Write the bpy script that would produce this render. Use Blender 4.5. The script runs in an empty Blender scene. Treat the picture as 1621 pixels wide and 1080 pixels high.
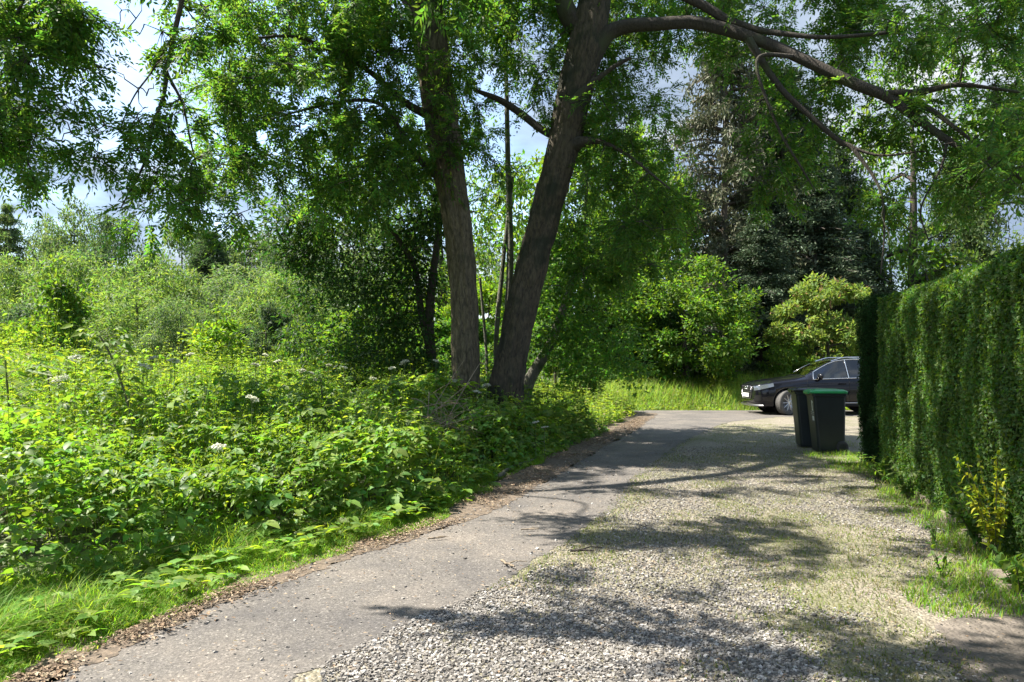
import bpy, bmesh, math, random
import numpy as np
from mathutils import Vector, Matrix

# ------------------------------------------------------------------ camera, light, exposure
S = bpy.context.scene
COL = S.collection
F, CX, CY, EYE, HOR = 1150.0, 810.5, 540.0, 1.5, 578.0      # photo pixels
PITCH = math.atan((HOR - CY) / F)
cam_d = bpy.data.cameras.new("camera"); cam = bpy.data.objects.new("camera", cam_d); COL.objects.link(cam)
cam.location = (0, 0, EYE); cam.rotation_euler = (math.pi / 2 + PITCH, 0, 0)
cam_d.sensor_width = 36; cam_d.lens = F / 1621 * 36; cam_d.clip_end = 3000; cam_d.clip_start = 0.05
S.camera = cam

SUN_EL, SUN_AZ = math.radians(55), math.radians(-82)          # azimuth clockwise from +Y (the view direction)
sunv = Vector((math.sin(SUN_AZ) * math.cos(SUN_EL), math.cos(SUN_AZ) * math.cos(SUN_EL), math.sin(SUN_EL)))
sd = bpy.data.lights.new("sun", 'SUN'); sd.energy = 5.0; sd.angle = math.radians(0.5); sd.color = (1.0, 0.94, 0.83)
so = bpy.data.objects.new("sun", sd); COL.objects.link(so); so.rotation_euler = (-sunv).to_track_quat('-Z', 'Y').to_euler()
so.location = sunv * 60

S.view_settings.view_transform = 'Standard'; S.view_settings.look = 'None'
S.view_settings.exposure = 1.78; S.view_settings.gamma = 1.0
S.cycles.use_denoising = True
S.cycles.max_bounces = 7; S.cycles.diffuse_bounces = 4; S.cycles.glossy_bounces = 3; S.cycles.transmission_bounces = 6
S.cycles.transparent_max_bounces = 8

W = bpy.data.worlds.new("World"); S.world = W; W.use_nodes = True
nt = W.node_tree; nt.nodes.clear()
def nd(nt, t, **kw):
    n = nt.nodes.new(t)
    for k, v in kw.items(): setattr(n, k, v)
    return n
def ramp(nt, stops, interp='LINEAR'):
    n = nt.nodes.new('ShaderNodeValToRGB'); cr = n.color_ramp; cr.interpolation = interp
    while len(cr.elements) < len(stops): cr.elements.new(0.5)
    for e, (p, c) in zip(cr.elements, stops):
        e.position = p; e.color = (*c, 1) if len(c) == 3 else c
    return n
out = nd(nt, 'ShaderNodeOutputWorld'); bg = nd(nt, 'ShaderNodeBackground')
sky = nd(nt, 'ShaderNodeTexSky'); sky.sky_type = 'NISHITA'; sky.sun_disc = False
sky.sun_elevation = SUN_EL; sky.sun_rotation = SUN_AZ % (2 * math.pi); sky.air_density = 1.0; sky.dust_density = 1.0
tc = nd(nt, 'ShaderNodeTexCoord'); mp = nd(nt, 'ShaderNodeMapping'); mp.inputs['Scale'].default_value = (1.6, 1.6, 4.2)
mp.inputs['Location'].default_value = (0.37, 0.2, 0.55)
nz = nd(nt, 'ShaderNodeTexNoise'); nz.inputs['Scale'].default_value = 1.5; nz.inputs['Detail'].default_value = 8; nz.inputs['Roughness'].default_value = 0.55
nz2 = nd(nt, 'ShaderNodeTexNoise'); nz2.inputs['Scale'].default_value = 2.4; nz2.inputs['Detail'].default_value = 6
msk = ramp(nt, [(0.36, (0, 0, 0)), (0.55, (1, 1, 1))])
ccol = ramp(nt, [(0.42, (0.9, 1.17, 1.62)), (0.55, (1.35, 1.62, 2.0)), (0.70, (2.5, 2.6, 2.7))])
mix = nd(nt, 'ShaderNodeMixRGB')
L = nt.links.new
L(tc.outputs['Generated'], mp.inputs['Vector']); L(mp.outputs['Vector'], nz.inputs['Vector']); L(mp.outputs['Vector'], nz2.inputs['Vector'])
L(nz.outputs['Fac'], msk.inputs['Fac']); L(nz2.outputs['Fac'], ccol.inputs['Fac'])
L(msk.outputs['Color'], mix.inputs['Fac']); L(sky.outputs['Color'], mix.inputs['Color1']); L(ccol.outputs['Color'], mix.inputs['Color2'])
L(mix.outputs['Color'], bg.inputs['Color']); bg.inputs['Strength'].default_value = 0.13
L(bg.outputs['Background'], out.inputs['Surface'])

# ------------------------------------------------------------------ helpers
rng = np.random.default_rng(7); random.seed(7)
cp, sp = math.cos(PITCH), math.sin(PITCH)
def P(px, py, d):
    "world point seen at photo pixel (px, py), d metres ahead"
    u, v = (px - CX) / F, (CY - py) / F
    k = d / (cp - sp * v)
    return np.array([u * k, d, EYE + (sp + cp * v) * k])
def G(px, py):
    "ground point at a photo pixel"
    u, v = (px - CX) / F, (CY - py) / F
    t = -EYE / (sp + cp * v)
    return np.array([u * t, (cp - sp * v) * t])
def nrm(a): return a / np.maximum(np.linalg.norm(a, axis=-1, keepdims=True), 1e-9)
def _h(ix, iy, iz, seed):
    h = (ix * 374761393 + iy * 668265263 + iz * 2147483647 + seed * 974634777) & 0xffffffff
    h = ((h ^ (h >> 13)) * 1274126177) & 0xffffffff
    return ((h ^ (h >> 16)) & 0xffffff) / float(0xffffff)
def vn(x, y, z=0.0, seed=1):
    "value noise 0..1"
    x, y, z = np.broadcast_arrays(np.asarray(x, float), np.asarray(y, float), np.asarray(z, float))
    ix, iy, iz = (np.floor(a).astype(np.int64) for a in (x, y, z)); fx, fy, fz = x - ix, y - iy, z - iz
    fx, fy, fz = (f * f * (3 - 2 * f) for f in (fx, fy, fz)); r = 0
    for a in (0, 1):
        for b in (0, 1):
            for c in (0, 1):
                r = r + _h(ix + a, iy + b, iz + c, seed) * (fx if a else 1 - fx) * (fy if b else 1 - fy) * (fz if c else 1 - fz)
    return r
def sm(a, b, x): t = np.clip((x - a) / (b - a), 0, 1); return t * t * (3 - 2 * t)

def mesh_np(name, V, polys, smooth=False):
    "polys: list of int arrays (m,k)"
    me = bpy.data.meshes.new(name); V = np.asarray(V, np.float32)
    me.vertices.add(len(V)); me.vertices.foreach_set('co', V.ravel())
    polys = [np.asarray(p, np.int32) for p in polys if len(p)]
    nl = sum(p.size for p in polys); npoly = sum(len(p) for p in polys)
    me.loops.add(nl); me.loops.foreach_set('vertex_index', np.concatenate([p.ravel() for p in polys]))
    me.polygons.add(npoly); ls = []; s = 0
    for p in polys:
        ls.append(s + np.arange(len(p), dtype=np.int32) * p.shape[1]); s += p.size
    me.polygons.foreach_set('loop_start', np.concatenate(ls))
    me.update(calc_edges=True); me.validate()
    me.polygons.foreach_set('use_smooth', np.full(len(me.polygons), smooth)); return me
def link(name, me, mat=None, parent=None, loc=None):
    o = bpy.data.objects.new(name, me); COL.objects.link(o)
    if mat is not None and me is not None:
        if len(me.materials) == 0: me.materials.append(mat)
        elif me.materials[0] != mat: o.material_slots[0].link = 'OBJECT'; o.material_slots[0].material = mat
    if parent is not None: o.parent = parent
    if loc is not None: o.location = loc
    return o
def tag(o, label, cat, group=None, kind=None):
    o['label'] = label; o['category'] = cat
    if group: o['group'] = group
    if kind: o['kind'] = kind
    return o
def thing(name, label, cat, loc=(0, 0, 0), rz=0, group=None):
    o = bpy.data.objects.new(name, None); COL.objects.link(o); o.location = loc; o.rotation_euler = (0, 0, rz); o.empty_display_size = 0.2
    return tag(o, label, cat, group)
def setting(name, me, mat, label=None):
    o = link(name, me, mat); o['kind'] = 'structure'; o['label'] = label or name.replace('_', ' '); o['category'] = 'ground'; return o
def stuff(name, me, mat, label, cat):
    return tag(link(name, me, mat), label, cat, kind='stuff')

class Geo:
    "accumulates vertices and polygons for one mesh"
    def __init__(s): s.V = []; s.P = {}; s.n = 0
    def add(s, V, *polys):
        V = np.asarray(V, float).reshape(-1, 3); s.V.append(V)
        for p in polys:
            p = np.asarray(p, np.int64)
            if p.size: s.P.setdefault(p.shape[1], []).append(p + s.n)
        s.n += len(V)
    def mesh(s, name, smooth=False): return mesh_np(name, np.concatenate(s.V), [np.concatenate(v) for v in s.P.values()], smooth)
    # a pointed leaf, two triangles folded on the midrib
    def leaves(s, B, D, N, Ln, Wd, fold=0.15, pos=0.42):
        n = len(B); Ln = np.broadcast_to(Ln, n)[:, None]; Wd = np.broadcast_to(Wd, n)[:, None]
        D = nrm(D); Sd = nrm(np.cross(D, N)); N = np.cross(Sd, D)
        M = B + D * Ln * pos
        V = np.stack([B, M + Sd * Wd / 2 + N * Wd * fold, B + D * Ln, M - Sd * Wd / 2 + N * Wd * fold], 1)
        i = np.arange(n)[:, None] * 4
        s.add(V.reshape(-1, 3), np.concatenate([i + [0, 1, 2], i + [0, 2, 3]]))
    # a rounder leaf with a drooping tip, six faces
    def leaves8(s, B, D, N, Ln, Wd, fold=0.12, droop=0.25):
        n = len(B); Ln = np.broadcast_to(Ln, n)[:, None]; Wd = np.broadcast_to(Wd, n)[:, None]
        D = nrm(D); Sd = nrm(np.cross(D, N)); N = np.cross(Sd, D)
        def pt(t, w, up): return B + D * Ln * t + Sd * Wd * w + N * (Wd * up - Ln * droop * t * t)
        V = np.stack([pt(0, 0, 0), pt(.22, .42, fold), pt(.6, .40, fold), pt(1, 0, 0), pt(.6, -.40, fold), pt(.22, -.42, fold), pt(.24, 0, 0), pt(.62, 0, 0)], 1)
        i = np.arange(n)[:, None] * 8
        s.add(V.reshape(-1, 3), np.concatenate([i + [0, 1, 6], i + [0, 6, 5], i + [2, 3, 7], i + [7, 3, 4]]), np.concatenate([i + [6, 1, 2, 7], i + [5, 6, 7, 4]]))
    def tube(s, pts, rad, sides=6, cap=True):
        pts = np.asarray(pts, float); k = len(pts); rad = np.broadcast_to(rad, k)
        T = nrm(np.gradient(pts, axis=0)); ref = np.array([0, 0, 1.0]) if abs(T[0, 2]) < 0.9 else np.array([1.0, 0, 0])
        A = nrm(np.cross(T, ref)); Bv = np.cross(T, A); a = np.linspace(0, 2 * np.pi, sides, endpoint=False)
        V = pts[:, None] + rad[:, None, None] * (A[:, None] * np.cos(a)[None, :, None] + Bv[:, None] * np.sin(a)[None, :, None])
        i = np.arange(k - 1)[:, None] * sides; j = np.arange(sides)[None]; j2 = (j + 1) % sides
        q = np.stack([i + j, i + j2, i + sides + j2, i + sides + j], -1).reshape(-1, 4)
        s.add(V.reshape(-1, 3), q)
        if cap and sides >= 3:
            s.add(V[0], [list(range(sides))[::-1]]); s.add(V[-1], [list(range(sides))])
    def box(s, c, sz, R=None):
        V = np.array([[x, y, z] for x in (-.5, .5) for y in (-.5, .5) for z in (-.5, .5)]) * np.array(sz)
        if R is not None: V = V @ np.array(R).T
        s.add(V + np.array(c), [[0, 1, 3, 2], [4, 6, 7, 5], [0, 4, 5, 1], [2, 3, 7, 6], [0, 2, 6, 4], [1, 5, 7, 3]])
def smooth_path(pts, n):
    "Catmull-Rom through rows of pts (any columns)"
    p = np.asarray(pts, float); p = np.vstack([2 * p[0] - p[1], p, 2 * p[-1] - p[-2]])
    t = np.linspace(0, len(p) - 3 - 1e-6, n); i = t.astype(int); f = (t - i)[:, None]
    a, b, c, d = p[i], p[i + 1], p[i + 2], p[i + 3]
    return 0.5 * ((2 * b) + (c - a) * f + (2 * a - 5 * b + 4 * c - d) * f ** 2 + (3 * b - a - 3 * c + d) * f ** 3)
def rdir(n): return nrm(rng.normal(size=(n, 3)))

# ------------------------------------------------------------------ materials
def newmat(name):
    m = bpy.data.materials.new(name); m.use_nodes = True; m.node_tree.nodes.clear()
    o = nd(m.node_tree, 'ShaderNodeOutputMaterial'); return m, m.node_tree, o
def foliage(name, col, trans, var=0.35, hue=0.035, tmix=0.45, rough=0.55, patch=1.2, spec=0.22, dry=None):
    m, t, o = newmat(name); l = t.links.new
    geo = nd(t, 'ShaderNodeNewGeometry'); tcn = nd(t, 'ShaderNodeTexCoord')
    n1 = nd(t, 'ShaderNodeTexNoise'); n1.inputs['Scale'].default_value = patch; n1.inputs['Detail'].default_value = 3
    l(geo.outputs['Position'], n1.inputs['Vector'])
    def mr(src, a, b, fa=0.0, fb=1.0):
        r = nd(t, 'ShaderNodeMapRange'); r.inputs['From Min'].default_value = fa; r.inputs['From Max'].default_value = fb
        r.inputs['To Min'].default_value = a; r.inputs['To Max'].default_value = b; l(src, r.inputs['Value']); return r.outputs['Result']
    v1 = mr(geo.outputs['Random Per Island'], 1 - var, 1 + var); v2 = mr(n1.outputs['Fac'], 0.72, 1.28, 0.3, 0.7)
    mu = nd(t, 'ShaderNodeMath', operation='MULTIPLY'); l(v1, mu.inputs[0]); l(v2, mu.inputs[1])
    hh = nd(t, 'ShaderNodeMath', operation='FRACT'); mm = nd(t, 'ShaderNodeMath', operation='MULTIPLY'); mm.inputs[1].default_value = 7.31
    l(geo.outputs['Random Per Island'], mm.inputs[0]); l(mm.outputs[0], hh.inputs[0]); hv = mr(hh.outputs[0], 0.5 - hue, 0.5 + hue)
    def shade(c):
        h = nd(t, 'ShaderNodeHueSaturation'); h.inputs['Color'].default_value = (*c, 1); l(hv, h.inputs['Hue']); l(mu.outputs[0], h.inputs['Value'])
        if dry is None: return h.outputs['Color']
        x = nd(t, 'ShaderNodeMixRGB'); x.inputs['Color2'].default_value = (*dry[1], 1)
        g = nd(t, 'ShaderNodeMath', operation='LESS_THAN'); g.inputs[1].default_value = dry[0]; l(hh.outputs[0], g.inputs[0])
        l(g.outputs[0], x.inputs['Fac']); l(h.outputs['Color'], x.inputs['Color1']); return x.outputs['Color']
    b = nd(t, 'ShaderNodeBsdfPrincipled'); b.inputs['Roughness'].default_value = rough; b.inputs['Specular IOR Level'].default_value = spec
    tr = nd(t, 'ShaderNodeBsdfTranslucent'); mx = nd(t, 'ShaderNodeMixShader'); mx.inputs['Fac'].default_value = tmix
    l(shade(col), b.inputs['Base Color']); l(shade(trans), tr.inputs['Color'])
    l(b.outputs['BSDF'], mx.inputs[1]); l(tr.outputs['BSDF'], mx.inputs[2]); l(mx.outputs['Shader'], o.inputs['Surface']); return m
def plain(name, col, rough=0.6, metal=0.0, coat=0.0, noise=None, bump=None, spec=0.5):
    m, t, o = newmat(name); l = t.links.new
    b = nd(t, 'ShaderNodeBsdfPrincipled'); b.inputs['Base Color'].default_value = (*col, 1); b.inputs['Roughness'].default_value = rough
    b.inputs['Metallic'].default_value = metal; b.inputs['Coat Weight'].default_value = coat; b.inputs['Coat Roughness'].default_value = 0.04; b.inputs['Specular IOR Level'].default_value = spec
    tcn = nd(t, 'ShaderNodeTexCoord')
    if noise:
        n = nd(t, 'ShaderNodeTexNoise'); n.inputs['Scale'].default_value = noise[0]; n.inputs['Detail'].default_value = 6; l(tcn.outputs['Object'], n.inputs['Vector'])
        r = ramp(t, [(0.3, tuple(c * (1 - noise[1]) for c in col)), (0.7, tuple(min(1, c * (1 + noise[1])) for c in col))]); l(n.outputs['Fac'], r.inputs['Fac']); l(r.outputs['Color'], b.inputs['Base Color'])
    if bump:
        n = nd(t, 'ShaderNodeTexNoise'); n.inputs['Scale'].default_value = bump[0]; n.inputs['Detail'].default_value = 5; l(tcn.outputs['Object'], n.inputs['Vector'])
        bp = nd(t, 'ShaderNodeBump'); bp.inputs['Strength'].default_value = bump[1]; bp.inputs['Distance'].default_value = bump[2]
        l(n.outputs['Fac'], bp.inputs['Height']); l(bp.outputs['Normal'], b.inputs['Normal'])
    l(b.outputs['BSDF'], o.inputs['Surface']); return m
def islands(name, stops, rough=0.85):
    "each loose piece takes its own colour from the ramp"
    m, t, o = newmat(name); l = t.links.new
    geo = nd(t, 'ShaderNodeNewGeometry'); r = ramp(t, stops); l(geo.outputs['Random Per Island'], r.inputs['Fac'])
    n = nd(t, 'ShaderNodeTexNoise'); n.inputs['Scale'].default_value = 160; n.inputs['Detail'].default_value = 3; l(geo.outputs['Position'], n.inputs['Vector'])
    mr = ramp(t, [(0.3, (.72,) * 3), (0.7, (1.15,) * 3)]); l(n.outputs['Fac'], mr.inputs['Fac'])
    x = nd(t, 'ShaderNodeMixRGB', blend_type='MULTIPLY'); x.inputs['Fac'].default_value = 1; l(r.outputs['Color'], x.inputs['Color1']); l(mr.outputs['Color'], x.inputs['Color2'])
    b = nd(t, 'ShaderNodeBsdfPrincipled'); b.inputs['Roughness'].default_value = rough; l(x.outputs['Color'], b.inputs['Base Color']); l(b.outputs['BSDF'], o.inputs['Surface']); return m
def bark(name, c0, c1, moss, scale=1.0, mossy=0.5):
    m, t, o = newmat(name); l = t.links.new
    tcn = nd(t, 'ShaderNodeNewGeometry'); mpn = nd(t, 'ShaderNodeMapping'); mpn.inputs['Scale'].default_value = (10 * scale, 10 * scale, 3.2 * scale); l(tcn.outputs['Position'], mpn.inputs['Vector'])
    n = nd(t, 'ShaderNodeTexNoise'); n.inputs['Scale'].default_value = 2.4; n.inputs['Detail'].default_value = 9; n.inputs['Roughness'].default_value = 0.65; n.inputs['Distortion'].default_value = 0.6; l(mpn.outputs['Vector'], n.inputs['Vector'])
    r = ramp(t, [(0.32, c0), (0.66, c1)]); l(n.outputs['Fac'], r.inputs['Fac'])
    n2 = nd(t, 'ShaderNodeTexNoise'); n2.inputs['Scale'].default_value = 2.2; n2.inputs['Detail'].default_value = 7; l(tcn.outputs['Position'], n2.inputs['Vector'])
    r2 = ramp(t, [(mossy, (0, 0, 0)), (mossy + 0.14, (1, 1, 1))]); l(n2.outputs['Fac'], r2.inputs['Fac'])
    x = nd(t, 'ShaderNodeMixRGB'); x.inputs['Color2'].default_value = (*moss, 1); l(r2.outputs['Color'], x.inputs['Fac']); l(r.outputs['Color'], x.inputs['Color1'])
    b = nd(t, 'ShaderNodeBsdfPrincipled'); b.inputs['Roughness'].default_value = 0.9; l(x.outputs['Color'], b.inputs['Base Color'])
    bp = nd(t, 'ShaderNodeBump'); bp.inputs['Strength'].default_value = 0.8; bp.inputs['Distance'].default_value = 0.05; l(n.outputs['Fac'], bp.inputs['Height']); l(bp.outputs['Normal'], b.inputs['Normal'])
    l(b.outputs['BSDF'], o.inputs['Surface']); return m

M = {}
M['ash_leaf'] = foliage('ash_leaf', (0.058, 0.112, 0.027), (0.165, 0.33, 0.028), tmix=.5)
M['syc_leaf'] = foliage('sycamore_leaf', (0.058, 0.12, 0.026), (0.15, 0.32, 0.02))
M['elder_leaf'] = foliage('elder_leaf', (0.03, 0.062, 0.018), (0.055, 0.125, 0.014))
M['lime_leaf'] = foliage('lime_leaf', (0.072, 0.13, 0.026), (0.2, 0.36, 0.02))
M['willow_leaf'] = foliage('willow_leaf', (0.122, 0.18, 0.052), (0.23, 0.37, 0.048), var=.2)
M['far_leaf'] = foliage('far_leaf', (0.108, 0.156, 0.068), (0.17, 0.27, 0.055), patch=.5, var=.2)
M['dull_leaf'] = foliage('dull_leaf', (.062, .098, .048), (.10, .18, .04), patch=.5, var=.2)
M['bright_leaf'] = foliage('bright_leaf', (0.11, 0.19, 0.024), (0.28, 0.46, 0.02))
M['yellow_leaf'] = foliage('yellow_leaf', (0.135, 0.195, 0.046), (0.26, 0.36, 0.045), dry=(.05, (.26, .17, .08)))
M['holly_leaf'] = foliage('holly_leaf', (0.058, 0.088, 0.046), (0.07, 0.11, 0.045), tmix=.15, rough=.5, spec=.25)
M['pine_leaf'] = foliage('pine_needles', (0.092, 0.1, 0.058), (0.1, 0.12, 0.05), tmix=.2, dry=(.25, (.110, .112, .060)))
M['hedge_leaf'] = foliage('privet_leaf', (0.058, 0.115, 0.023), (0.15, 0.28, 0.02), rough=.5, tmix=.4, spec=.3)
M['yew_leaf'] = foliage('yew_leaf', (0.013, 0.034, 0.009), (0.025, 0.06, 0.01), tmix=.25, spec=.08, rough=.7)
M['bramble_leaf'] = foliage('bramble_leaf', (0.09, 0.165, 0.031), (0.25, 0.45, 0.026), rough=.5, tmix=.38, spec=.3)
M['nettle_leaf'] = foliage('nettle_leaf', (0.105, 0.18, 0.028), (0.29, 0.47, 0.025))
M['field_leaf'] = foliage('field_leaf', (0.14, 0.205, 0.035), (0.34, 0.47, 0.032), var=.3, hue=.03, patch=.8, dry=(.03, (.26, .23, .12)))
M['hog_leaf'] = foliage('hogweed_leaf', (0.12, 0.2, 0.042), (0.32, 0.5, 0.03))
M['grass'] = foliage('grass_blade', (0.135, 0.245, 0.026), (0.37, 0.57, 0.03), var=.4, hue=.04, dry=(.08, (.32, .28, .12)))
M['tall_grass'] = foliage('tall_grass', (0.16, 0.25, 0.046), (0.38, 0.54, 0.06), var=.4, hue=.05, dry=(.08, (.33, .29, .14)))
M['moss'] = foliage('moss_grass', (.110, .140, .026), (.20, .25, .03), hue=.04, dry=(.2, (.22, .19, .08)))
M['gold_leaf'] = foliage('golden_leaf', (0.33, 0.4, 0.03), (0.6, 0.65, 0.03))
M['ash_bark'] = bark('ash_bark', (.024, .019, .012), (.155, .124, .077), (.032, .036, .017), mossy=.56)
M['limb_bark'] = bark('limb_bark', (.022, .017, .013), (.066, .053, .041), (.050, .054, .026), scale=1.6, mossy=.52)
M['thin_bark'] = bark('thin_bark', (.080, .078, .060), (.180, .170, .130), (.060, .080, .030), scale=2, mossy=.5)
M['dark_bark'] = bark('dark_bark', (.025, .020, .016), (.075, .060, .046), (.030, .035, .018), scale=2)
M['pine_bark'] = bark('pine_bark', (.075, .058, .044), (.190, .150, .115), (.090, .085, .060))
M['stem'] = plain('green_stem', (.085, .115, .035), .6)
M['redstem'] = plain('brown_stem', (.085, .085, .035), .7)
M['dead'] = plain('dead_twig', (.20, .155, .105), .8, noise=(8, .3))
M['white_flower'] = foliage('umbel_floret', (.68, .68, .56), (.5, .5, .4), var=.15, hue=.01, tmix=.25)
M['stones'] = islands('gravel_stones', [(0, (.065, .058, .051)), (.2, (.13, .119, .107)), (.55, (.205, .188, .169)), (.84, (.29, .272, .25)), (.94, (.43, .41, .385)), (1, (.16, .125, .092))])
M['litter'] = islands('leaf_litter', [(0, (.10, .065, .040)), (.3, (.19, .125, .075)), (.6, (.26, .185, .12)), (.85, (.34, .27, .185)), (1, (.16, .13, .06))])

# ------------------------------------------------------------------ the ground, road and drive
LE = np.array([[-3.05, 1.0], [-2.62, 2.2]] + [G(*p) for p in [(120, 1075), (400, 950), (560, 890), (720, 840), (800, 805), (880, 760), (950, 715), (1010, 682), (1040, 658)]])
def xl(Y): return np.interp(Y, LE[:, 1], LE[:, 0])                      # left edge of the lane
RE = np.array([[-1.6, 1.0], [-1.2, 2.4]] + [G(*p) for p in [(500, 1080), (630, 1015), (745, 965), (850, 905), (925, 855), (968, 815), (1005, 765), (1080, 705), (1150, 672), (1240, 662)]])
def xr(Y): return np.interp(Y, RE[:, 1], RE[:, 0])                      # tarmac / gravel joint
HB0, HB1 = np.array([2.35, 0.6]), np.array([5.02, 9.7])                 # foot of the hedge
def xh(Y): return np.interp(Y, [HB0[1], HB1[1], 10.8], [HB0[0], HB1[0], 5.05])
def litw(Y): return np.interp(Y, [3, 5, 7, 9, 14, 22], [.10, .17, .32, .55, .50, .25])
def gw(Y): return np.interp(Y, [3, 4.5, 6.3, 8, 10, 22], [.80, .66, .30, .05, .02, .02])

def ground_mat():
    m, t, o = newmat('field_soil'); l = t.links.new; g = nd(t, 'ShaderNodeNewGeometry')
    n = nd(t, 'ShaderNodeTexNoise'); n.inputs['Scale'].default_value = 1.7; n.inputs['Detail'].default_value = 9; l(g.outputs['Position'], n.inputs['Vector'])
    r = ramp(t, [(.3, (.035, .028, .018)), (.5, (.050, .058, .022)), (.7, (.070, .095, .028))]); l(n.outputs['Fac'], r.inputs['Fac'])
    b = nd(t, 'ShaderNodeBsdfPrincipled'); b.inputs['Roughness'].default_value = .95; l(r.outputs['Color'], b.inputs['Base Color'])
    bp = nd(t, 'ShaderNodeBump'); bp.inputs['Strength'].default_value = .6; bp.inputs['Distance'].default_value = .05; n3 = nd(t, 'ShaderNodeTexNoise'); n3.inputs['Scale'].default_value = 25; n3.inputs['Detail'].default_value = 6
    l(g.outputs['Position'], n3.inputs['Vector']); l(n3.outputs['Fac'], bp.inputs['Height']); l(bp.outputs['Normal'], b.inputs['Normal']); l(b.outputs['BSDF'], o.inputs['Surface']); return m
def tarmac_mat():
    m, t, o = newmat('worn_tarmac'); l = t.links.new; g = nd(t, 'ShaderNodeNewGeometry')
    v = nd(t, 'ShaderNodeTexVoronoi'); v.inputs['Scale'].default_value = 95; l(g.outputs['Position'], v.inputs['Vector'])
    r = ramp(t, [(0, (.075, .069, .065)), (.5, (.125, .114, .106)), (.8, (.170, .156, .144)), (1, (.33, .305, .28))]); l(v.outputs['Color'], r.inputs['Fac'])
    n = nd(t, 'ShaderNodeTexNoise'); n.inputs['Scale'].default_value = 1.1; n.inputs['Detail'].default_value = 9; n.inputs['Roughness'].default_value = .62; l(g.outputs['Position'], n.inputs['Vector'])
    r2 = ramp(t, [(.32, (.48, .48, .50)), (.5, (.76, .745, .72)), (.70, (1.12, 1.05, .96))]); l(n.outputs['Fac'], r2.inputs['Fac'])
    x = nd(t, 'ShaderNodeMixRGB', blend_type='MULTIPLY'); x.inputs['Fac'].default_value = 1; l(r.outputs['Color'], x.inputs['Color1']); l(r2.outputs['Color'], x.inputs['Color2'])
    b = nd(t, 'ShaderNodeBsdfPrincipled'); b.inputs['Roughness'].default_value = .88; l(x.outputs['Color'], b.inputs['Base Color'])
    n3 = nd(t, 'ShaderNodeTexNoise'); n3.inputs['Scale'].default_value = 120; n3.inputs['Detail'].default_value = 4; l(g.outputs['Position'], n3.inputs['Vector'])
    bp = nd(t, 'ShaderNodeBump'); bp.inputs['Strength'].default_value = .7; bp.inputs['Distance'].default_value = .006; l(n3.outputs['Fac'], bp.inputs['Height']); l(bp.outputs['Normal'], b.inputs['Normal'])
    l(b.outputs['BSDF'], o.inputs['Surface']); return m
def gravel_mat():
    m, t, o = newmat('gravel_bed'); l = t.links.new; g = nd(t, 'ShaderNodeNewGeometry')
    v = nd(t, 'ShaderNodeTexVoronoi'); v.inputs['Scale'].default_value = 55; v.inputs['Randomness'].default_value = 1; l(g.outputs['Position'], v.inputs['Vector'])
    r = ramp(t, [(0, (.090, .074, .056)), (.35, (.165, .143, .108)), (.7, (.225, .198, .152)), (1, (.32, .29, .24))]); l(v.outputs['Color'], r.inputs['Fac'])
    n = nd(t, 'ShaderNodeTexNoise'); n.inputs['Scale'].default_value = .9; n.inputs['Detail'].default_value = 8; n.inputs['Roughness'].default_value = .65; l(g.outputs['Position'], n.inputs['Vector'])
    r2 = ramp(t, [(.44, (0, 0, 0)), (.60, (.65, .65, .65))]); l(n.outputs['Fac'], r2.inputs['Fac'])
    x = nd(t, 'ShaderNodeMixRGB'); x.inputs['Color2'].default_value = (.112, .116, .050, 1); l(r2.outputs['Color'], x.inputs['Fac']); l(r.outputs['Color'], x.inputs['Color1'])
    b = nd(t, 'ShaderNodeBsdfPrincipled'); b.inputs['Roughness'].default_value = .9; l(x.outputs['Color'], b.inputs['Base Color'])
    bp = nd(t, 'ShaderNodeBump'); bp.inputs['Strength'].default_value = .9; bp.inputs['Distance'].default_value = .015; bp.invert = True; l(v.outputs['Distance'], bp.inputs['Height']); l(bp.outputs['Normal'], b.inputs['Normal'])
    l(b.outputs['BSDF'], o.inputs['Surface']); return m

def sheet(left, right, z, n=160, m=8):
    "strip between two edge functions sampled at n rows; left/right: arrays (n,2)"
    u = np.linspace(0, 1, m)[None, :, None]; V = left[:, None] * (1 - u) + right[:, None] * u
    V = np.concatenate([V, np.full(V.shape[:2] + (1,), z)], -1).reshape(-1, 3); k = len(left)
    i = np.arange(k - 1)[:, None] * m; j = np.arange(m - 1)[None]
    q = np.stack([i + j, i + j + 1, i + m + j + 1, i + m + j], -1).reshape(-1, 4); return mesh_np('sheet', V, [q])
def wob(Y, s, a, f=2.2): return a * (vn(Y * f, s * 7.7, seed=3) - .5) + a * .6 * (vn(Y * f * 4, s * 3.1, seed=5) - .5) + min(a, .12) * .45 * (vn(Y * 37, s * 1.1, seed=6) - .5)
gx = np.concatenate([np.linspace(-1500, -40, 12), np.linspace(-30, 40, 71), np.linspace(50, 1500, 12)]); gy = np.concatenate([np.linspace(-60, -4, 6), np.linspace(-2, 60, 63), np.linspace(80, 2500, 14)])
XX, YY = np.meshgrid(gx, gy); off = (XX < xl(YY) - 1.2) | (YY > 26)
ZZ = np.where(off & (np.abs(XX) < 39) & (YY < 59), .10 * (vn(XX * .6, YY * .6, seed=11) - .5), 0)
V = np.stack([XX, YY, ZZ], -1).reshape(-1, 3); k = len(gx); i = np.arange(len(gy) - 1)[:, None] * k; j = np.arange(k - 1)[None]
setting('ground', mesh_np('ground', V, [np.stack([i + j, i + j + 1, i + k + j + 1, i + k + j], -1).reshape(-1, 4)]), ground_mat(), 'soil of the field and verges')
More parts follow.
